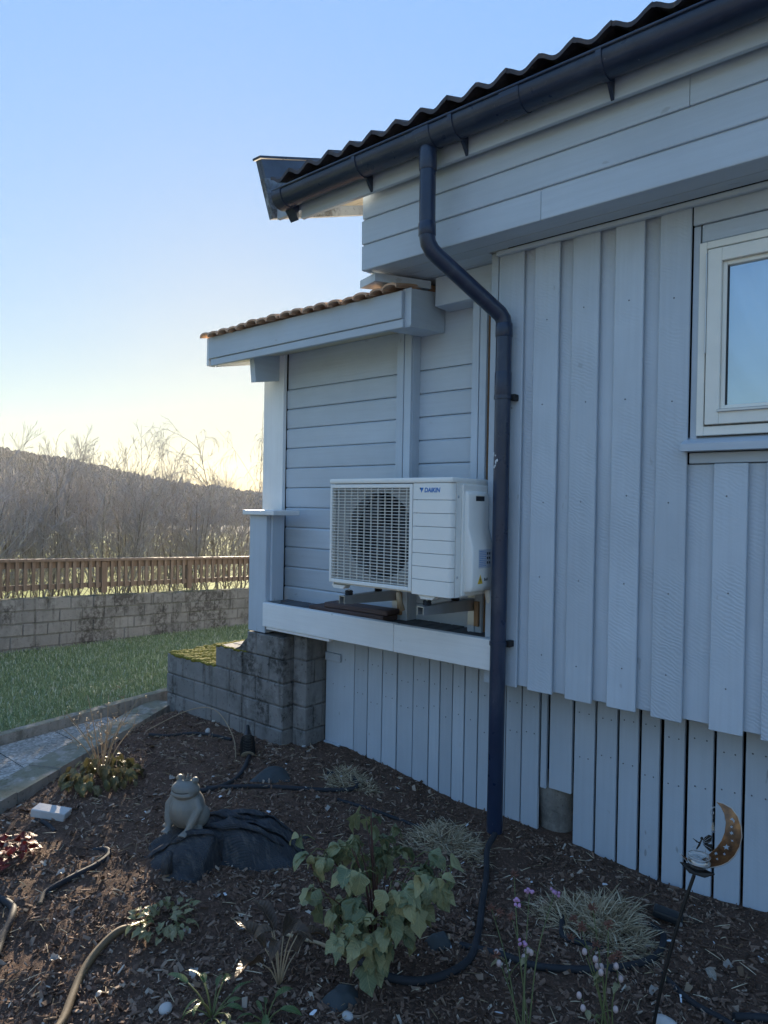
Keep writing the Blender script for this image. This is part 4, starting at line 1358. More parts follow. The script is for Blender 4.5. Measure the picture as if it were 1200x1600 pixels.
# ---- mound wrapped in black landscape fabric
def mound(name, outline, h, seed, ridges, mat=M['fabric'], nr=44, na=150, crumple=0.0, flat=.25):
    c = sum((Vector(p) for p in outline), Vector((0, 0))) / len(outline)
    def rad(a):
        best = 0
        d = Vector((math.cos(a), math.sin(a)))
        for i in range(len(outline)):
            p, q = Vector(outline[i]) - c, Vector(outline[(i + 1) % len(outline)]) - c
            e = q - p
            den = d.x * e.y - d.y * e.x
            if abs(den) < 1e-9:
                continue
            t = (p.x * e.y - p.y * e.x) / den
            u = (p.x * d.y - p.y * d.x) / den
            if t > 0 and -1e-6 <= u <= 1 + 1e-6:
                best = max(best, t)
        return best
    vs = []
    for i in range(nr + 1):
        for k in range(na):
            a = 2 * math.pi * k / na
            s = i / nr
            r_ = rad(a) * s
            x, y = c.x + math.cos(a) * r_, c.y + math.sin(a) * r_
            prof = 1 - smooth01(flat, 1.0, s) ** 1.2
            z = h * prof * (1 + .25 * noise.noise(Vector((x * 4, y * 4, seed))))
            if crumple:
                lu, lv = x * .78 + y * .62, -x * .62 + y * .78
                f1 = noise.voronoi(Vector((lu * 3.2, lv * 11, seed)))[0]
                f2 = noise.voronoi(Vector((lu * 9, lv * 26, seed + 7)))[0]
                z += crumple * ((f1[1] - f1[0]) - .3 + .4 * ((f2[1] - f2[0]) - .3)) * (1 - smooth01(.93, 1, s))
            cr = 0
            for (dx, dy, f, am) in ridges:
                w = (x * dx + y * dy) * f + 1.6 * noise.noise(Vector((x * 3, y * 3, seed + 4)))
                cr += am * (abs(math.sin(w)) ** .6 - .55) * (.4 + 1.2 * abs(noise.noise(Vector((x * 6, y * 6, f)))))
            z += cr * smooth01(0, .3, s) * (1 - smooth01(.9, 1, s))
            z += .006 * noise.noise(Vector((x * 24, y * 24, seed)))
            vs.append((x, y, bed_z(x, y, False) + z - .016 * smooth01(.9, 1, s)))
    mb = MB()
    mb.add(vs, [(i * na + k, (i + 1) * na + k, (i + 1) * na + (k + 1) % na, i * na + (k + 1) % na) for i in range(nr) for k in range(na)])
    return mb.build(name, mat, smooth=True)
o = mound('covered_mound', [(-2.80, 1.66), (-2.62, 1.55), (-2.46, 1.52), (-2.36, 1.62), (-2.40, 1.78), (-2.25, 1.86), (-2.16, 2.0), (-2.17, 2.13), (-2.32, 2.20), (-2.52, 2.20), (-2.68, 2.06), (-2.80, 1.86)], .108, 3.1, [(.45, -.85, 24, .016), (-.62, .78, 66, .008)], crumple=.048, flat=.45)
tag(o, 'low mound wrapped in wrinkled black landscape fabric below the frog', 'covered mound')
from mathutils.bvhtree import BVHTree
tree = BVHTree.FromPolygons([v.co + o.location for v in o.data.vertices], [p.vertices[:] for p in o.data.polygons])
def on_mound(x, y):
    h = tree.ray_cast(Vector((x, y, 1)), Vector((0, 0, -1)))
    return h[0].z if h[0] is not None else bed_z(x, y)
fq = random.Random(5)
fu, fv = Vector((.80, .60)), Vector((-.60, .80))           # folds run along the mound
for (cx_, cy_, ln, wd, lift) in ((-2.50, 1.72, .24, .05, .020), (-2.42, 1.88, .42, .055, .026), (-2.36, 2.00, .36, .05, .022), (-2.48, 2.02, .40, .045, .018), (-2.44, 2.13, .34, .04, .016), (-2.62, 1.66, .22, .045, .014), (-2.30, 2.03, .26, .04, .016), (-2.54, 1.90, .30, .04, .015)):
    vs = []
    n_ = 16
    for i in range(n_ + 1):
        t = i / n_ - .5
        taper = max(.08, 1 - abs(2 * t) ** 2.2)
        for j in range(5):
            s = j / 4 - .3
            w = .015 * noise.noise(Vector((t * 4, cx_ * 9, 0)))
            p = Vector((cx_, cy_)) + fu * (t * ln) + fv * (-s * wd * taper + w)
            up = lift * taper * math.sin(math.pi * min(1, j / 4 * .75)) * (1 + .4 * noise.noise(Vector((t * 9, cy_ * 7, 1))))
            vs.append((p.x, p.y, on_mound(p.x, p.y) + .002 + up))
    mbf = MB()
    mbf.add(vs, [(i * 5 + j, (i + 1) * 5 + j, (i + 1) * 5 + j + 1, i * 5 + j + 1) for i in range(n_) for j in range(4)])
    fo = mbf.build('fabric_fold', M['fabric'], o, smooth=True)
    sm_ = fo.modifiers.new('cloth', 'SOLIDIFY'); sm_.thickness = .002
MB_t = MB().tube([(-2.47, 1.565, .03), (-2.475, 1.57, .09), (-2.48, 1.585, .105)], [.024, .022, .016], 9).build('root_stub', M['fabric'], None, smooth=True)
MB_t.parent = o; MB_t.location = Vector(MB_t.location) - WORLD_AT[o.name]

def flat_piece(name, pts, th, mat, label, cat, tilt=0.0, bev=0.0):
    c = sum((Vector(p) for p in pts), Vector((0, 0))) / len(pts)
    z = bed_z(c.x, c.y)
    o = MB().prism([(x, y, z - .004 + tilt * (x - c.x)) for x, y in pts], (0, 0, th)).build(name, mat)
    return tag(o, label, cat)
o = mound('fabric_patch', [(-2.97, 2.36), (-2.85, 2.44), (-2.80, 2.56), (-2.90, 2.62), (-3.02, 2.52)], .045, 9, [(.8, .3, 25, .005)], M['slate'], 8, 30)
tag(o, 'dark triangular piece of fabric poking from the mulch near the block wall', 'fabric piece')
o = mound('fabric_patch', [(-1.52, 1.50), (-1.44, 1.50), (-1.41, 1.58), (-1.46, 1.64), (-1.53, 1.60)], .035, 5, [(.8, .3, 25, .004)], M['slate'], 8, 26)
tag(o, 'small dark slate-coloured flap of fabric in front of the leafy shrub', 'fabric piece')
o = mound('fabric_patch', [(-1.47, 1.98), (-1.40, 1.96), (-1.36, 2.03), (-1.42, 2.08)], .04, 2, [(.8, .3, 25, .003)], M['slate'], 7, 22)
tag(o, 'rounded dark lump of fabric behind the leafy shrub', 'fabric piece')
mb = MB()
z = bed_z(-3.39, 1.50)
bt = Matrix.Translation((-3.385, 1.50, z + .018)) @ Matrix.Rotation(R(38), 4, 'Z') @ Matrix.Rotation(R(7), 4, 'Y')
o = bevel_obj(MB().box(-.085, .085, -.038, .038, -.02, .02, 0, bt), 'brick', M['stone_pale'], None, .004, 1)
tag(o, 'pale grey brick lying on the mulch beside the path edging', 'brick')
def rock(x, y, r3, label, seed, mat=M['stone_pale']):
    mb = MB().ball((x, y, bed_z(x, y) + r3[2] * .5), r3, 12, 8)
    c = Vector((x, y, bed_z(x, y)))
    mb.v = [tuple(Vector(p) + (Vector(p) - c) * .25 * noise.noise((Vector(p) - c) * 28 + Vector((seed, 0, 0)))) for p in mb.v]
    tag(mb.build('stone', mat, smooth=True), label, 'stone')
rock(-.676, 2.17, (.036, .030, .022), 'white rounded stone at the foot of the lantern stake', 1)
rock(-1.83, 1.16, (.024, .02, .014), 'pale pebble on the mulch left of the green-leaved plant', 2)
rock(-3.80, 2.70, (.016, .016, .022), 'small white pebble at the foot of the block stair wall', 3)
rock(-1.40, 1.52, (.020, .016, .012), 'pale pebble on the mulch right of the dark fabric flap', 4)

# ---- hoses
def catmull(P, n=8):
    P = [Vector(p) for p in P]
    Q = [P[0] * 2 - P[1]] + P + [P[-1] * 2 - P[-2]]
    out = []
    for i in range(1, len(Q) - 2):
        for k in range(n):
            t = k / n
            a, b, c, d = Q[i - 1], Q[i], Q[i + 1], Q[i + 2]
            out.append(.5 * ((2 * b) + (c - a) * t + (2 * a - 5 * b + 4 * c - d) * t * t + (3 * b - a - 3 * c + d) * t ** 3))
    out.append(P[-1])
    return out
def hose(pts, r_, label, mat=M['hose'], name='hose'):
    P = [(p[0], p[1], bed_z(p[0], p[1], False) + r_ * .75 + (p[2] if len(p) > 2 else 0)) for p in pts]
    return tag(MB().tube(catmull(P), r_, 10).build(name, mat, smooth=60), label, 'hose')
hose([(-1.66, 2.80, .06), (-1.64, 2.70, .03), (-1.55, 2.55), (-1.45, 2.36), (-1.345, 2.16), (-1.28, 1.98), (-1.33, 1.80), (-1.46, 1.72), (-1.58, 1.74)], .0135, 'thick black hose curving from the downpipe foot behind the leafy shrub')
hose([(-1.36, 2.06, -.01), (-1.23, 2.12), (-1.09, 2.17), (-.92, 2.32), (-.83, 2.52), (-.85, 2.70), (-.92, 2.76, -.01)], .0125, 'black hose looping round the straw tuft nearest the lantern')
hose([(-1.20, 2.62, -.01), (-1.17, 2.50), (-1.12, 2.40), (-1.03, 2.42), (-.98, 2.46, -.012)], .011, 'short black hose bend on the left of the straw tuft nearest the lantern')
hose([(-3.33, 2.70, .03), (-3.24, 2.60), (-3.10, 2.44), (-3.02, 2.30), (-3.03, 2.16), (-3.12, 2.06, -.01)], .0125, 'black hose running from the garden spotlight towards the frog')
hose([(-3.06, 2.17), (-2.9, 2.33), (-2.75, 2.47), (-2.60, 2.62), (-2.52, 2.76), (-2.62, 2.83), (-2.74, 2.76)], .0115, 'black hose stretched across the mulch behind the covered mound')
hose([(-2.50, 2.60, -.004), (-2.30, 2.66), (-2.1, 2.72, -.004), (-1.95, 2.74, -.01)], .009, 'thin dark hose half buried below the slatted skirting')
hose([(-4.05, 2.42), (-3.95, 2.50), (-3.85, 2.62), (-3.72, 2.68), (-3.55, 2.70)], .010, 'black hose lying along the foot of the block stair wall')
hose([(-2.66, 1.14, -.012), (-2.72, 1.19), (-2.75, 1.30), (-2.78, 1.42), (-2.84, 1.51), (-2.91, 1.53, -.004), (-2.96, 1.50, -.014)], .0125, 'curved black hose end surfacing in the mulch left of the mound')
hose([(-3.42, 1.44, -.012), (-3.33, 1.45), (-3.24, 1.455, -.012)], .010, 'short stub of black hose beside the pale brick')
hose([(-2.45, .90), (-2.56, .97), (-2.64, 1.03), (-2.72, 1.06), (-2.83, 1.03), (-2.9, .96)], .0135, 'black hose bend at the left edge near the red plant')
hose([(-1.96, .84), (-2.02, .93), (-2.10, 1.0), (-2.18, 1.07), (-2.24, 1.15), (-2.275, 1.25), (-2.26, 1.32, -.012)], .0135, 'pale brown weathered hose in the sunlit mulch', M['hose_brown'])
hose([(-.78, 2.46, -.008), (-.65, 2.35), (-.545, 2.305), (-.45, 2.28), (-.3, 2.2)], .010, 'dark thin hose right of the lantern stake')
hose([(-.52, 2.34), (-.44, 2.42), (-.3, 2.50), (-.1, 2.52)], .012, 'dark hose at the right edge below the skirting')

# ---- small spotlight on a spike, fallen against the block wall
sp = thing('garden_spotlight', 'black ribbed garden spotlight tipped over beside the block stair wall', 'spotlight', drop(-3.30, 2.64))
a, b = Vector((-3.385, 2.70, .165)), Vector((-3.255, 2.60, .035))
dv = (b - a)
MB().tube([a, a + dv * .15, a + dv * .3, a + dv * .42], [.012, .016, .024, .034], 14).build('spike', M['plastic_black'], sp, smooth=40)
mb = MB()
pts, rad = [], []
for k in range(23):
    pts.append(a + dv * (.40 + .57 * k / 22)); rad.append((.046 if k % 2 else .040) * (.85 + .15 * min(1, k / 8)))
mb.tube(pts, rad, 18)
mb.build('ribbed_head', M['plastic_black'], sp, smooth=20)
MB().tube([a + dv * .965, a + dv * .985], [.041, .036], 18).build('lens', M['lens'], sp, smooth=30)
MB().tube([a + dv * .2, Vector((-3.40, 2.68, .08)), Vector((-3.40, 2.66, .0))], .006, 6).build('stake_clip', M['plastic_black'], sp, smooth=True)

sl_ = thing('solar_lamp', 'small flat black lamp head lying by the straw tuft and skirting', 'lamp', drop(-.87, 2.80))
lm = Matrix.Translation(drop(-.87, 2.81, .035)) @ Matrix.Rotation(R(12), 4, 'Z') @ Matrix.Rotation(R(6), 4, 'Y')
bevel_obj(MB().box(-.055, .055, -.03, .03, -.016, .014, 0, lm), 'head', M['plastic_black'], sl_, .008, 2)
MB().tube([lm @ Vector((.05, -.031, -.002)), lm @ Vector((.05, -.036, -.002))], .007, 10).build('button', M['steel'], sl_, smooth=40)

# ---- moon lantern on a stake
ml = thing('moon_lantern', 'copper crescent moon lantern with star cut-outs on a thin dark stake', 'lantern', drop(-.688, 2.114))
MB().tube(catmull([(-.690, 2.112, -.12), (-.688, 2.114, .0), (-.665, 2.135, .16), (-.636, 2.17, .32), (-.607, 2.20, .445)], 4), .0052, 8).build('stake', M['iron'], ml, smooth=60)
# the crescent's own plane: right along r2d, up along z, dished towards the back
O = Vector((-.565, 2.215, .565))
rx = Vector((.93, .30, .0)).normalized()
rz = Vector((0, 0, 1))
rn = rx.cross(rz)
S = .00175 / 4.21 * 1.02
def mp(u, v, d=0.0):                    # drawing units of a 4.21x enlargement, measured from the moon's middle
    return O + rx * ((u - 470) * S) + rz * (-(v - 380) * S) + rn * d
outer = [(497, 133), (545, 140), (600, 165), (640, 215), (662, 280), (667, 350), (655, 420), (625, 490), (585, 545), (540, 580), (490, 605), (430, 625), (380, 628), (330, 610), (295, 585), (268, 556)]
inner = [(300, 572), (345, 582), (390, 575), (430, 540), (468, 480), (505, 430), (535, 380), (556, 320), (563, 260), (552, 205), (530, 165)]
loops = [outer + inner]
def star(u, v, r_, n=5, k=.42, a0=-90):
    return [(u + r_ * (1 if i % 2 == 0 else k) * math.cos(R(a0 + 180 * i / n)), v + r_ * (1 if i % 2 == 0 else k) * math.sin(R(a0 + 180 * i / n))) for i in range(2 * n)]
loops += [star(568, 425, 27), star(600, 325, 18, 6), star(502, 480, 19, 6), star(557, 480, 18, 6, .3), star(605, 378, 16, 4, .3, -45), star(600, 285, 13, 5), star(512, 527, 13, 5), [(588, 238), (605, 224), (622, 245), (616, 262), (606, 243)]]
bm = bmesh.new()
for lp in loops:
    vs = [bm.verts.new((u, -v, 0)) for u, v in lp]
    for i in range(len(vs)):
        bm.edges.new((vs[i], vs[(i + 1) % len(vs)]))
bmesh.ops.triangle_fill(bm, use_beauty=True, use_dissolve=False, edges=list(bm.edges))
bmesh.ops.subdivide_edges(bm, edges=[e for e in bm.edges if e.calc_length() > 60], cuts=1)
bmesh.ops.triangulate(bm, faces=list(bm.faces))
for v in bm.verts:
    u, w = v.co.x, -v.co.y
    rr = math.hypot(u - 440, w - 380)
    v.co = mp(u, w, -.00055 * max(0, rr - 60) * .35 + .012) - O
me = bpy.data.meshes.new('crescent')
bm.to_mesh(me); bm.free()
cr_ = link('crescent', me, M['copper'], ml, O)
md = cr_.modifiers.new('sheet', 'SOLIDIFY'); md.thickness = .0016; md.offset = 0
mb = MB()
mb.tube([mp(u, v, .013 - .00055 * max(0, math.hypot(u - 440, v - 380) - 60) * .35) for u, v in outer], .0018, 6)
mb.build('bright_edge', M['silver_edge'], ml, smooth=True)
mb = MB().prism([mp(268, 556, .03), mp(330, 612, .035), mp(430, 630, .03), mp(495, 604, .02), mp(430, 628, -.02), mp(330, 610, -.02)], (0, 0, -.003))
mb.build('tray', M['iron'], ml)
jc = mp(392, 528, .018)
jar = MB().lathe([(.010, .0), (.027, .001), (.031, .006), (.0315, .016), (.029, .022), (.031, .026), (.030, .034), (.020, .038)], 20, Matrix.Translation(jc - Vector((0, 0, .019)))).build('jar', M['glass'], ml, smooth=40)
for z in (.006, .023):
    MB().tube([jc + Vector((.0315 * math.cos(a), .0315 * math.sin(a), z - .012)) for a in [i * math.pi / 12 for i in range(25)]], .0012, 5, False).build('jar_ring', M['silver_edge'], jar, smooth=True)
MB().tube([jc + Vector((.018 * math.cos(a), .018 * math.sin(a), .030 + .004 * math.sin(a))) for a in [i * math.pi / 12 for i in range(25)]], .001, 5, False).build('jar_ring', M['silver_edge'], jar, smooth=True)
MB().ball(jc - Vector((0, 0, .010)), (.022, .022, .007), 10, 5).build('lamp_core', M['stone_pale'], jar, smooth=True)
# winged figure
mb = MB()
mb.tube([mp(375, 455, .02), mp(392, 420, .02), mp(405, 385, .02)], [.0018, .003, .002], 7)
mb.ball(mp(408, 372, .02), .0048, 8, 6)
mb.tube([mp(392, 410, .02), mp(370, 392, .022), mp(350, 382, .022)], [.0018, .0014, .001], 6)
mb.tube([mp(398, 402, .02), mp(375, 400, .024), mp(360, 385, .024)], [.0018, .0014, .001], 6)
mb.build('winged_figure', M['iron'], ml, smooth=True)
for w in ([(408, 405), (425, 360), (450, 335), (478, 340), (470, 385), (440, 410)], [(410, 410), (440, 412), (478, 400), (482, 440), (465, 462), (438, 440)]):
    c = (sum(p[0] for p in w) / len(w), sum(p[1] for p in w) / len(w))
    mb = MB()
    for i in range(len(w)):
        p, q = w[i], w[(i + 1) % len(w)]
        tri = [w[0], p, q] if i not in (0, len(w) - 1) else None
        if tri:
            g = (sum(t[0] for t in tri) / 3, sum(t[1] for t in tri) / 3)
            tri = [(g[0] + (t[0] - g[0]) * .86, g[1] + (t[1] - g[1]) * .86) for t in tri]
            mb.prism([mp(u, v, .018) for u, v in tri], rn * .001)
    mb.build('wing', M['iron'], ml)
mb = MB().tube([mp(500, 138, .012), mp(478, 142, .014), mp(462, 162, .016), mp(460, 185, .016), mp(472, 203, .016), mp(480, 190, .016), mp(478, 172, .016)], .0010, 6)
mb.build('hook', M['silver_edge'], ml, smooth=True)
mb = MB().tube([mp(474, 203, .016), mp(474, 235, .016)], .0008, 5)
mb.build('link', M['silver_edge'], ml)
MB().lathe([(.0008, .027), (.003, .020), (.0058, .010), (.0068, .004), (.0055, -.002), (.002, -.005)], 8, Matrix.Translation(mp(477, 310, .016))).build('crystal_drop', M['glass'], ml)

# ================================================================== plants
def leaf_mesh(name, length, width, mat, prof, n=7, fold=.18, droop=.35, wave=.0, seed=0):
    vs, fs = [], []
    for i in range(n + 1):
        t = i / n
        w = width * prof(t)
        y = length * (math.sin(droop * t * 2) / (droop * 2) if droop else t)
        z = -length * (1 - math.cos(droop * t * 2)) / (droop * 2) if droop else 0
        for s in (-1, 0, 1):
            vs.append((s * w, y, z + abs(s) * w * fold * 2 + wave * length * noise.noise(Vector((s * 2, t * 4, seed)))))
    for i in range(n):
        for k in range(2):
            a = i * 3 + k
            fs.append((a, a + 1, a + 4, a + 3))
    me = bpy.data.meshes.new(name)
    me.from_pydata(vs, [], fs)
    me.polygons.foreach_set('use_smooth', [True] * len(fs))
    me.materials.append(mat)
    return me
def oval(t): return max(.02, math.sin(math.pi * min(1, t * .94 + .05)) ** .8)
def lobed(t): return max(.02, (math.sin(math.pi * min(1, t ** .8 * .96 + .03)) ** .75) * (1 + .22 * math.sin(t * 12.5 - 1.0)) * (1.15 - .35 * t))
def strap(t): return max(.03, (1 - t) ** .5 * min(1, .35 + t * 3))
def put_leaf(me, parent, p, az, pitch, roll, s=1.0, name='leaf'):
    o = link(name, me, None, parent, p)
    o.rotation_euler = (Matrix.Rotation(az, 3, 'Z') @ Matrix.Rotation(pitch, 3, 'X') @ Matrix.Rotation(roll, 3, 'Y')).to_euler()
    o.scale = (s, s, s)
    return o

# ---- fading leafy shrub in the foreground
SB = drop(-1.47, 1.73)
shrub = thing('leafy_shrub', 'knee-high shrub with drooping grey-green and yellowing lobed leaves', 'shrub', SB)
pl = [leaf_mesh('leaf', .085, .026, M['leaf_peony'], lobed, 12, .22, .55, .10, 1), leaf_mesh('leaf', .075, .024, M['leaf_peony'], oval, 11, .25, .7, .10, 2),
      leaf_mesh('leaf', .095, .034, M['leaf_peony'], lobed, 12, .18, .4, .10, 3), leaf_mesh('leaf', .06, .020, M['leaf_peony'], oval, 10, .35, .9, .12, 4)]
pr = random.Random(21)
for k in range(17):
    a = 2 * math.pi * k / 17 + pr.uniform(-.2, .2)
    lean = pr.uniform(.06, .26)
    h = pr.uniform(.24, .50) * (1.05 - lean * .7)
    tip = SB + Vector((math.cos(a) * lean * 1.0, math.sin(a) * lean * .9, h))
    mid = SB + Vector((math.cos(a) * lean * .35, math.sin(a) * lean * .35, h * .6))
    path_ = catmull([SB + Vector((math.cos(a) * .02, math.sin(a) * .02, -.03)), mid, tip], 5)
    MB().tube(path_, [.0042 - .0026 * i / (len(path_) - 1) for i in range(len(path_))], 6).build('stem', M['stem_red'], shrub, smooth=True)
    for q in range(pr.choice([6, 7, 8])):
        t = pr.uniform(.30, 1.0) if q else 1.0
        p = path_[min(len(path_) - 1, int(t * (len(path_) - 1)))]
        aa = a + pr.uniform(-1.3, 1.3)
        e = p + Vector((math.cos(aa) * .055, math.sin(aa) * .055, pr.uniform(-.02, .03)))
        MB().tube([p, (p + e) / 2 + Vector((0, 0, .012)), e], [.0017, .0014, .001], 5).build('leaf_stalk', M['stem_green'], shrub, smooth=True)
        for s in range(pr.choice([2, 3, 3])):
            put_leaf(pr.choice(pl), shrub, e + Vector((pr.uniform(-.012, .012), pr.uniform(-.012, .012), 0)), aa - math.pi / 2 + (s - 1) * pr.uniform(.6, 1.0), pr.uniform(-1.25, .2), pr.uniform(-.6, .6), pr.uniform(.60, 1.02))
for (a, l, h) in ((2.5, .13, .50), (3.6, .26, .36), (3.0, .20, .30)):
    tip = SB + Vector((math.cos(a) * l, math.sin(a) * l, h))
    MB().tube(catmull([SB, SB + Vector((math.cos(a) * l * .6, math.sin(a) * l * .6, h * .55)), tip], 5), [.0045, .0044, .0042, .004, .0038, .0035, .003, .0028, .0026, .0024, .002], 6).build('bare_stem', M['stem_red'], shrub, smooth=True)

def small_plant(name, label, cat, x, y, me_list, n, spread, h, mat_stem, az0=0, rng=6.28, seed=1, up=(.2, 1.1), stalk=True, sc_=(.7, 1.1)):
    t = thing(name, label, cat, drop(x, y))
    q = random.Random(seed)
    b = drop(x, y, -.005)
    for k in range(n):
        a = az0 + rng * (k + q.uniform(-.3, .3)) / n
        r_ = spread * q.uniform(.25, 1)
        z = h * q.uniform(.35, 1)
        e = b + Vector((math.cos(a) * r_, math.sin(a) * r_, z))
        if stalk:
            MB().tube(catmull([b, b + (e - b) * .5 + Vector((0, 0, z * .15)), e], 3), [.003, .0028, .0026, .0024, .0022, .002, .0018], 5).build('stem', mat_stem, t, smooth=True)
        put_leaf(q.choice(me_list), t, e, a - math.pi / 2, q.uniform(*up) - .4, q.uniform(-.5, .5), q.uniform(*sc_))
    return t
gl = [leaf_mesh('leaf', .11, .014, M['leaf_green'], strap, 7, .25, .5, .05, 5), leaf_mesh('leaf', .085, .016, M['leaf_green'], oval, 7, .2, .4, .05, 6)]
dl = [leaf_mesh('leaf', .13, .022, M['leaf_dead'], oval, 7, .35, .5, .12, 7), leaf_mesh('leaf', .09, .02, M['leaf_dead'], oval, 7, .45, .9, .12, 8)]
small_plant('hellebore', 'low plant with narrow fresh green leaves at the bottom edge', 'plant', -1.70, 1.24, gl, 14, .10, .09, M['stem_green'], seed=3, sc_=(.5, .85))
small_plant('hellebore', 'small green leafy plant right of the lowest narrow-leaved plant', 'plant', -1.56, 1.33, gl, 8, .06, .08, M['stem_green'], seed=8, sc_=(.5, .85))
small_plant('withered_plant', 'withered plant with large curled dark brown leaves', 'plant', -1.66, 1.47, dl, 9, .09, .22, M['stem_tan'], seed=11, up=(.6, 1.7), sc_=(.9, 1.4))
pale = [leaf_mesh('leaf', .045, .013, M['leaf_pale'], lobed, 6, .2, .5, .15, 9), leaf_mesh('leaf', .038, .012, M['leaf_pale'], oval, 6, .3, .7, .15, 10)]
small_plant('sedum_clump', 'low pale green and yellowing clump at the end of the brown hose', 'plant', -2.20, 1.38, pale, 70, .115, .055, M['stem_green'], rng=6.28 * 9, seed=4, stalk=False, up=(.1, 1.4))
red = [leaf_mesh('leaf', .05, .022, M['leaf_red'], oval, 6, .15, .5, .2, 12)]
small_plant('red_plant', 'dark red leafy plant at the left edge of the bed', 'plant', -3.10, 1.20, red, 46, .11, .09, M['stem_red'], rng=6.28 * 5, seed=5, stalk=False, up=(.1, 1.3))

# ---- dried shrub beside the path
DB = drop(-3.58, 1.86)
ds = thing('dried_shrub', 'dried shrub with thin tan stalks above drooping olive leaves by the path', 'shrub', DB)
q = random.Random(9)
for k in range(17):
    a, l = q.uniform(0, 6.28), q.uniform(.04, .26)
    h = q.uniform(.26, .50)
    e = DB + Vector((math.cos(a) * l, math.sin(a) * l, h))
    P = catmull([DB, DB + Vector((math.cos(a) * l * .4 + q.uniform(-.02, .02), math.sin(a) * l * .4, h * .55)), e], 4)
    mb = MB().tube(P, [.0034 - .0019 * i / (len(P) - 1) for i in range(len(P))], 5)
    for j in range(q.choice([2, 3, 4])):
        p = P[q.randint(4, len(P) - 1)]
        d = p + Vector((q.uniform(-.06, .06), q.uniform(-.06, .06), q.uniform(.0, .07)))
        mb.tube([p, (p + d) / 2 + Vector((0, 0, .006)), d], [.0014, .0011, .0008], 4)
        for u in range(3):
            mb.tube([d, d + Vector((q.uniform(-.02, .02), q.uniform(-.02, .02), q.uniform(-.012, .015)))], [.0013, .0022], 4)
    mb.build('stalk', M['stem_tan'], ds, smooth=True)
ol = [leaf_mesh('leaf', .085, .018, M['leaf_olive'], oval, 6, .3, .8, .15, 13), leaf_mesh('leaf', .07, .020, M['leaf_olive'], lobed, 6, .2, .6, .2, 14)]
for k in range(120):
    a, l = q.uniform(0, 6.28), .19 * math.sqrt(q.random())
    z = (.17 - l * .55) * q.uniform(.35, 1.0)
    put_leaf(q.choice(ol), ds, DB + Vector((math.cos(a) * l, math.sin(a) * l, max(.02, z))), a - math.pi / 2 + q.uniform(-.7, .7), q.uniform(-1.2, .1), q.uniform(-.7, .7), q.uniform(.7, 1.15))

# ---- tufts of cut straw
def tuft(x, y, rx_, ry_, n, hmin, hmax, label, seed, flat=1.0):
    rs = np.random.RandomState(seed)
    V, F = [], []
    for k in range(n):
        a, r_ = rs.uniform(0, 6.283), math.sqrt(rs.rand())
        k_ = 1 + .35 * math.sin(a * 3 + seed) + .2 * math.sin(a * 5 + 2 * seed)
        px_, py_ = x + math.cos(a) * r_ * rx_ * k_, y + math.sin(a) * r_ * ry_ * k_
        bz = bed_z(px_, py_, False) + rs.uniform(.002, .05) * (1 - r_) * (.6 + .5 * math.sin(px_ * 31 + py_ * 23))
        h = rs.uniform(hmin, hmax)
        az = a + rs.normal(0, 1.5)
        el = (rs.uniform(.02, 1.0) ** 1.6) * 1.35 * (1 - .45 * r_ * flat) * (1.3 if rs.rand() < .06 else .75)
        d1 = np.array([math.cos(az) * math.cos(el), math.sin(az) * math.cos(el), math.sin(el)])
        side = np.array([-math.sin(az), math.cos(az), 0]) * (rs.uniform(.0010, .0022) if rs.rand() < .9 else .0042)
        p0 = np.array([px_, py_, bz]); p1 = p0 + d1 * h * .55; p2 = p1 + (d1 * .8 + np.array([0, 0, -.45 * rs.rand()])) * h * .45
        b = len(V)
        up = np.array([0, 0, .0012])
        V += [p0 - side, p0 + side, p1 - side * .8, p1 + side * .8 , p2, p1 + up * 1.5]
        F += [(b, b + 1, b + 3), (b, b + 3, b + 2), (b + 2, b + 3, b + 4), (b, b + 5, b + 2), (b + 1, b + 3, b + 5)]
    V = np.array(V)
    t = np_mesh('straw_tuft', V - np.array([x, y, 0]), np.array(F), M['straw'])
    t.location = (x, y, 0)
    tag(t, label, 'cut grass')
tuft(-2.60, 2.80, .14, .10, 620, .03, .09, 'cut-back straw stubble near the block stair wall', 1)
tuft(-1.88, 2.70, .19, .14, 1100, .04, .12, 'matted dry straw tuft left of the downpipe foot', 2, 1.6)
tuft(-1.06, 2.60, .20, .15, 1500, .05, .14, 'large pale dry straw tuft near the lantern', 3, 1.2)

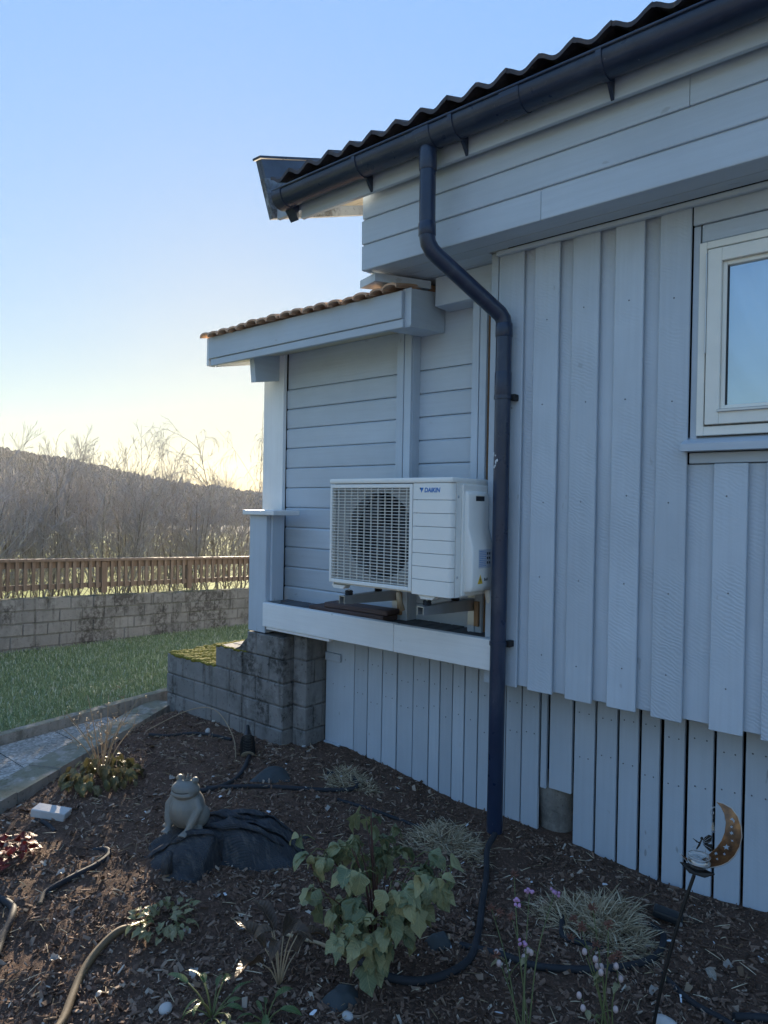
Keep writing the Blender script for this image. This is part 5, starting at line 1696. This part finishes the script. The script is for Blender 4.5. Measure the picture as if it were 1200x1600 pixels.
# ---- columbines with faded flowers
def columbine(x, y, label, stems, seed):
    t = thing('columbine', label, 'plant', drop(x, y))
    q = random.Random(seed)
    b = drop(x, y)
    for (dx, dy, h, kind) in stems:
        e = b + Vector((dx, dy, h))
        P = catmull([b + Vector((q.uniform(-.02, .02), q.uniform(-.02, .02), -.01)), b + Vector((dx * .45, dy * .45, h * .6)), e], 4)
        MB().tube(P, [.0026 - .0012 * i / (len(P) - 1) for i in range(len(P))], 5).build('stem', M['stem_green'], t, smooth=True)
        ends = [e]
        for j in range(q.choice([1, 2])):
            p = P[q.randint(4, 7)]
            d = p + Vector((q.uniform(-.06, .06), q.uniform(-.06, .06), q.uniform(.01, .06)))
            MB().tube([p, (p + d) / 2 + Vector((0, 0, .008)), d], [.0014, .0012, .001], 5).build('stem', M['stem_green'], t, smooth=True)
            ends.append(d)
            if q.random() < .6:
                put_leaf(q.choice(pale), t, p, q.uniform(0, 6.28), q.uniform(-.5, .3), 0, .8)
        for g in ends:
            if kind == 'bud':
                MB().ball(g, (.0085, .0085, .011), 8, 6).build('bud', M['petal_pale'], t, smooth=True)
            elif kind == 'pink':
                mb = MB()
                for u in range(7):
                    c = g + Vector((q.uniform(-.013, .013), q.uniform(-.013, .013), q.uniform(-.008, .012)))
                    mb.ball(c, (q.uniform(.004, .008), q.uniform(.004, .008), .005), 6, 4)
                mb.build('flower', M['petal'], t, smooth=True)
            else:
                mb = MB()
                for u in range(22):
                    d = Vector((q.gauss(0, 1), q.gauss(0, 1), q.gauss(.3, .8))).normalized() * q.uniform(.010, .018)
                    mb.tube([g, g + d], [.0012, .0022], 4)
                mb.build('seed_head', M['seed_head'], t)
columbine(-.98, 1.83, 'thin green-stemmed plant with pink flowers and dry seed heads', [(-.17, .24, .33, 'head'), (-.10, .22, .30, 'pink'), (-.03, .26, .31, 'pink'), (-.05, .12, .18, 'bud'), (-.15, .10, .14, 'bud'), (-.22, .18, .22, 'head')], 2)
columbine(-.80, 2.02, 'plant with pale pink buds and brown spiky seed heads by the stake', [(-.09, .10, .30, 'head'), (-.03, .08, .28, 'head'), (-.08, .02, .20, 'bud'), (-.03, .03, .17, 'bud'), (.02, .06, .14, 'bud'), (-.11, .06, .24, 'head'), (-.06, -.03, .06, 'bud')], 6)

# arching dry stalk in front of the block wall, a stick in the bed
P = catmull([(-4.06, 2.40, .05), (-3.82, 2.55, .20), (-3.62, 2.62, .235), (-3.40, 2.60, .12), (-3.26, 2.52, -.01)], 6)
tag(MB().tube(P, .0028, 6).build('dry_stalk', M['stem_tan'], smooth=True), 'long dry stalk arching in front of the block stair wall', 'stalk')
o = MB().tube([drop(-1.86, 1.66, .012), drop(-1.70, 1.70, .014), drop(-1.55, 1.72, .012)], .006, 8).build('stick', M['stem_tan'], smooth=True)
tag(o, 'pale bamboo stick lying on the mulch left of the leafy shrub', 'stick')

tl = [leaf_mesh('dry_leaf', .05, .016, M['leaf_tan'], oval, 6, .2, .5, .25, 15), leaf_mesh('dry_leaf', .04, .017, M['leaf_tan'], lobed, 6, .3, .3, .3, 16)]
q = random.Random(31)
for (x, y) in ((-2.22, 1.63), (-1.98, 1.58), (-1.86, 1.60), (-1.92, 1.34), (-2.04, 1.05), (-2.80, 1.30), (-2.12, 1.44), (-1.35, 1.42), (-.75, 2.34), (-.66, 2.56), (-2.55, 2.52), (-3.0, 1.9), (-2.45, 2.5), (-3.3, 2.1), (-2.3, 1.02), (-.52, 2.72), (-.60, 2.66)):
    o = link('dry_leaf', q.choice(tl), None, None, drop(x, y, .012), (q.uniform(-.2, .2), q.uniform(-.3, .3), q.uniform(0, 6.28)))
    tag(o, 'pale dry fallen leaf on the dark mulch', 'leaf', 'fallen leaves on the mulch')

# ================================================================== bare shrubs and trees beyond the railing
def bare_tree(name, x, y, H, nst, seed, label, spread=.30, weep=False, cat='tree'):
    q = random.Random(seed)
    base = Vector((x, y, ground_z(x, y) - .05))
    t = thing(name, label, cat, base, 'bare trees beyond the railing')
    big, fine = MB(), MB()
    def grow(p, d, length, r_, lev):
        n = 5 if lev < 2 else 3
        P = [p]
        d = d.normalized()
        for i in range(n):
            wob = Vector((q.uniform(-1, 1), q.uniform(-1, 1), q.uniform(-.6, .8))) * (.13 if lev else .09)
            up = Vector((0, 0, .07 if not weep or lev == 0 else -.20 * lev))
            d = (d + wob + up).normalized()
            P.append(P[-1] + d * length / n)
        (big if lev < 1 else fine).tube(P, [max(.0024, r_ * (1 - .75 * i / n)) for i in range(n + 1)], 5 if lev == 0 else 3, cap=False)
        if lev >= 3:
            return
        nb = (10, 6, 4)[lev]
        for k in range(nb):
            tt = q.uniform(.40 if lev == 0 else .15, 1.0)
            i = min(n - 1, int(tt * n))
            pt = P[i].lerp(P[i + 1], tt * n - i) if tt < 1 else P[-1]
            a = q.uniform(0, 6.283)
            dd = (P[i + 1] - P[i]).normalized()
            o = dd.orthogonal().normalized()
            o = Matrix.Rotation(a, 3, dd) @ o
            nd = dd + o * q.uniform(.45, .95)
            grow(pt, nd, length * q.uniform(.32, .5) * (1.15 - .5 * tt), r_ * .45, lev + 1)
    for s in range(nst):
        a = 2 * math.pi * s / nst + q.uniform(-.4, .4)
        d = Vector((math.cos(a) * spread * q.uniform(.3, 1.3), math.sin(a) * spread * q.uniform(.3, 1.3), 1))
        grow(base + Vector((math.cos(a) * .12, math.sin(a) * .12, 0)), d, H * q.uniform(.74, .96), q.uniform(.012, .022) * (1.8 if nst == 1 else 1), 0)
    big.build('trunk', M['bark'], t)
    fine.build('crown', M['twig'], t)
    return t
SPOTS = [(-10.6, 2.2, 3.4, 'leftmost bare multi-stemmed tree at the picture edge'), (-11.2, 3.5, 3.45, 'bare many-stemmed tree just inside the left picture edge'),
         (-10.4, 4.3, 3.1, 'bare many-stemmed tree close behind the left stretch of railing'), (-11.6, 5.1, 3.75, 'bare many-stemmed tree left of the tallest one'),
         (-10.9, 5.9, 3.65, 'tallest bare many-stemmed tree in the row behind the railing'), (-11.8, 6.9, 3.6, 'bare many-stemmed tree right of the tallest one'),
         (-10.5, 6.9, 3.0, 'low bare many-stemmed tree close behind the railing right of centre'), (-11.4, 7.9, 3.2, 'lower bare tree in the dip of the row'),
         (-10.7, 8.1, 3.0, 'bare bushy tree near the porch, in front of the weeping one'), (-12.4, 9.2, 3.8, 'bare bushy tree farthest right beside the porch'),
         (-12.6, 4.0, 4.0, 'bare tree standing in the second row at the left'), (-13.0, 6.4, 4.2, 'bare tree standing in the second row behind the tallest one'),
         (-10.2, 5.3, 2.9, 'low dense bare bush close behind the railing left of centre'), (-12.9, 5.2, 4.1, 'bare tree in the second row left of the tallest one'),
         (-10.2, 3.2, 2.9, 'low dense bare bush behind the railing near the left edge'), (-13.2, 8.0, 3.9, 'bare tree in the second row towards the porch')]
for i, (x, y, H, lab) in enumerate(SPOTS):
    bare_tree('bare_tree', x, y, H, 8, 40 + i, lab)
bare_tree('weeping_tree', -12.4, 9.75, 6.0, 3, 77, 'bare tree with arching drooping branches beside the white porch post', .18, True)
# a small evergreen seedling showing through the railing
ev = thing('green_bush', 'small green leafy bush showing through the railing', 'bush', (-7.75, 5.15, ground_z(-7.75, 5.15)))
q = random.Random(3)
for k in range(40):
    a, l = q.uniform(0, 6.28), .11 * math.sqrt(q.random())
    put_leaf(q.choice(gl), ev, Vector((-7.75 + math.cos(a) * l, 5.15 + math.sin(a) * l, q.uniform(.25, .72))), a, q.uniform(-.6, .8), 0, .8)
MB().tube([(-7.75, 5.15, -.15), (-7.75, 5.15, .65)], [.012, .005], 6).build('stem', M['stem_green'], ev)

# ================================================================== stuff nobody could count
def chips(n, seed, region, size, mat, name, label, cat, dz=(0, .008), tilt=.62, weight=None):
    rs = np.random.RandomState(seed)
    x0, x1, y0, y1 = region
    X, Y = [], []
    while len(X) < n:
        x, y = rs.uniform(x0, x1), rs.uniform(y0, y1)
        if x < bed_edge(y) + .01 or y > 3.09 or (y > 2.85 and x < -3.24) or (weight and rs.rand() > weight(x, y)):
            continue
        X.append(x); Y.append(y)
    Z = np.array([bed_z(x, y) for x, y in zip(X, Y)]) + rs.uniform(dz[0], dz[1], n)
    L = size[0] + (size[1] - size[0]) * rs.rand(n) ** 2.2
    W = L * rs.uniform(.18, .55, n)
    T = np.clip(L * rs.uniform(.06, .16, n), .0012, .006)
    az = rs.uniform(0, 6.283, n); ti = rs.normal(0, tilt, n); ro = rs.normal(0, tilt, n)
    base = np.array([[sx, sy, sz] for sz in (-1, 1) for sx, sy in ((-1, -1), (1, -1), (1, 1), (-1, 1))], float)
    P = np.repeat(base[None], n, 0) * (1 + rs.uniform(-.45, .25, (n, 8, 3)) * np.array([1, 1, .3]))
    P *= np.stack([L / 2, W / 2, T / 2], 1)[:, None, :]
    ca, sa = np.cos(az), np.sin(az); ct, st = np.cos(ti), np.sin(ti); cr2, sr = np.cos(ro), np.sin(ro)
    x, y, z = P[..., 0], P[..., 1], P[..., 2]
    x, z = x * ct[:, None] + z * st[:, None], -x * st[:, None] + z * ct[:, None]
    y, z = y * cr2[:, None] - z * sr[:, None], y * sr[:, None] + z * cr2[:, None]
    x, y = x * ca[:, None] - y * sa[:, None], x * sa[:, None] + y * ca[:, None]
    V = np.stack([x + np.array(X)[:, None], y + np.array(Y)[:, None], z + Z[:, None]], -1).reshape(-1, 3)
    f = np.array([(0, 3, 2, 1), (4, 5, 6, 7), (0, 1, 5, 4), (1, 2, 6, 5), (2, 3, 7, 6), (3, 0, 4, 7)])
    F = (f[None] + (np.arange(n) * 8)[:, None, None]).reshape(-1, 4)
    tag(np_mesh(name, V, F, mat), label, cat, kind='stuff')
def near(x, y):
    d = math.hypot(x, y)
    return min(1, .35 + 1.2 * max(0, 1 - d / 3.6)) * (.55 + .9 * max(0, .5 + noise.noise(Vector((x * 3.1, y * 3.1, 40)))))
chips(42000, 1, (-4.6, .3, .5, 3.09), (.007, .034), M['chips'], 'bark_chips', 'dark brown bark chips covering the planting bed', 'mulch', weight=near)
chips(14000, 4, (-4.6, .3, .5, 3.09), (.006, .018), M['chips'], 'bark_crumbs', 'fine dark crumbs between the bark chips', 'mulch', (.002, .014), .6, near)
def fl(x, y):
    return 1.0 if (2.0 < y - .15 * x < 3.3) else .25
chips(120, 2, (-3.2, .2, 1.0, 3.05), (.006, .026), M['flakes'], 'paint_flakes', 'scattered white paint flakes on the mulch', 'flakes', (.008, .016), .25, fl)
def needles(n, seed):
    rs = np.random.RandomState(seed)
    V, F = [], []
    k = 0
    while k < n:
        x, y = rs.uniform(-4, .2), rs.uniform(.6, 3.05)
        if x < bed_edge(y) + .02 or (y > 2.85 and x < -3.24):
            continue
        L = rs.uniform(.015, .07); a = rs.uniform(0, 6.28); z = bed_z(x, y) + rs.uniform(.006, .016); w = rs.uniform(.0008, .002)
        d = np.array([math.cos(a), math.sin(a), rs.normal(0, .15)]) * L / 2; s = np.array([-math.sin(a), math.cos(a), 0]) * w
        p = np.array([x, y, z]); b = len(V)
        V += [p - d - s, p + d - s * .5, p + d + s * .5, p - d + s, p + np.array([0, 0, w * 1.5])]
        F += [(b, b + 1, b + 4), (b + 1, b + 2, b + 4), (b + 2, b + 3, b + 4), (b + 3, b, b + 4)]
        k += 1
    tag(np_mesh('straw_bits', np.array(V), np.array(F), M['straw']), 'loose straw bits strewn over the bark mulch', 'straw', kind='stuff')
needles(900, 6)
M['litter'] = island('brown_leaf_litter', [(0, (.09, .05, .03)), (.6, (.20, .13, .08)), (1, (.36, .27, .18))], .8)
chips(150, 9, (-4.4, .3, .6, 3.0), (.018, .045), M['litter'], 'leaf_litter', 'small brown leaf scraps lying on the mulch', 'leaf litter', (.008, .016), .3)

rs = np.random.RandomState(12)
n = 90000
x = rs.uniform(-7.2, -4.5, n); y = rs.uniform(.0, 8.2, n)
edge = np.array([lawn_edge(v) for v in y])
k = x < edge - .005
x, y = x[k], y[k]; n = len(x)
z = np.array([lawn_z(a, b) for a, b in zip(x, y)]) - .004
h = rs.uniform(.018, .05, n) * (.7 + .6 * np.array([noise.noise(Vector((a * 2.2, b * 2.2, 0))) * .5 + .5 for a, b in zip(x, y)]))
az = rs.uniform(0, 6.283, n); ln = rs.uniform(.1, .9, n)
dx, dy = np.cos(az), np.sin(az)
w = rs.uniform(.0018, .0035, n)
p0 = np.stack([x - dy * w, y + dx * w, z], 1); p1 = np.stack([x + dy * w, y - dx * w, z], 1)
m0 = np.stack([x - dy * w * .7 + dx * h * ln * .35, y + dx * w * .7 + dy * h * ln * .35, z + h * .65], 1)
m1 = np.stack([x + dy * w * .7 + dx * h * ln * .35, y - dx * w * .7 + dy * h * ln * .35, z + h * .65], 1)
tp = np.stack([x + dx * h * ln, y + dy * h * ln, z + h * (1 - .3 * ln)], 1)
V = np.stack([p0, p1, m0, m1, tp], 1).reshape(-1, 3)
f = np.array([(0, 1, 3), (0, 3, 2), (2, 3, 4)])
F = (f[None] + (np.arange(n) * 5)[:, None, None]).reshape(-1, 3)
tag(np_mesh('lawn_grass', V, F, M['grass']), 'short green lawn grass between path and block wall', 'grass', kind='stuff')

# ================================================================== haze over the valley, lit by the low sun
t_ = NT('valley_haze')
pv = t_.n('VolumePrincipled')
pv.inputs['Color'].default_value = (.93, .95, 1, 1)
pv.inputs['Density'].default_value = .0003
pv.inputs['Anisotropy'].default_value = .25
t_.t.links.new(pv.outputs[0], t_.out.inputs['Volume'])
hz_ = MB().box(-1000, 1000, -1000, 1000, -8, 66).build('haze', t_.m)
tag(hz_, 'thin pale haze over the valley', 'haze', kind='stuff')
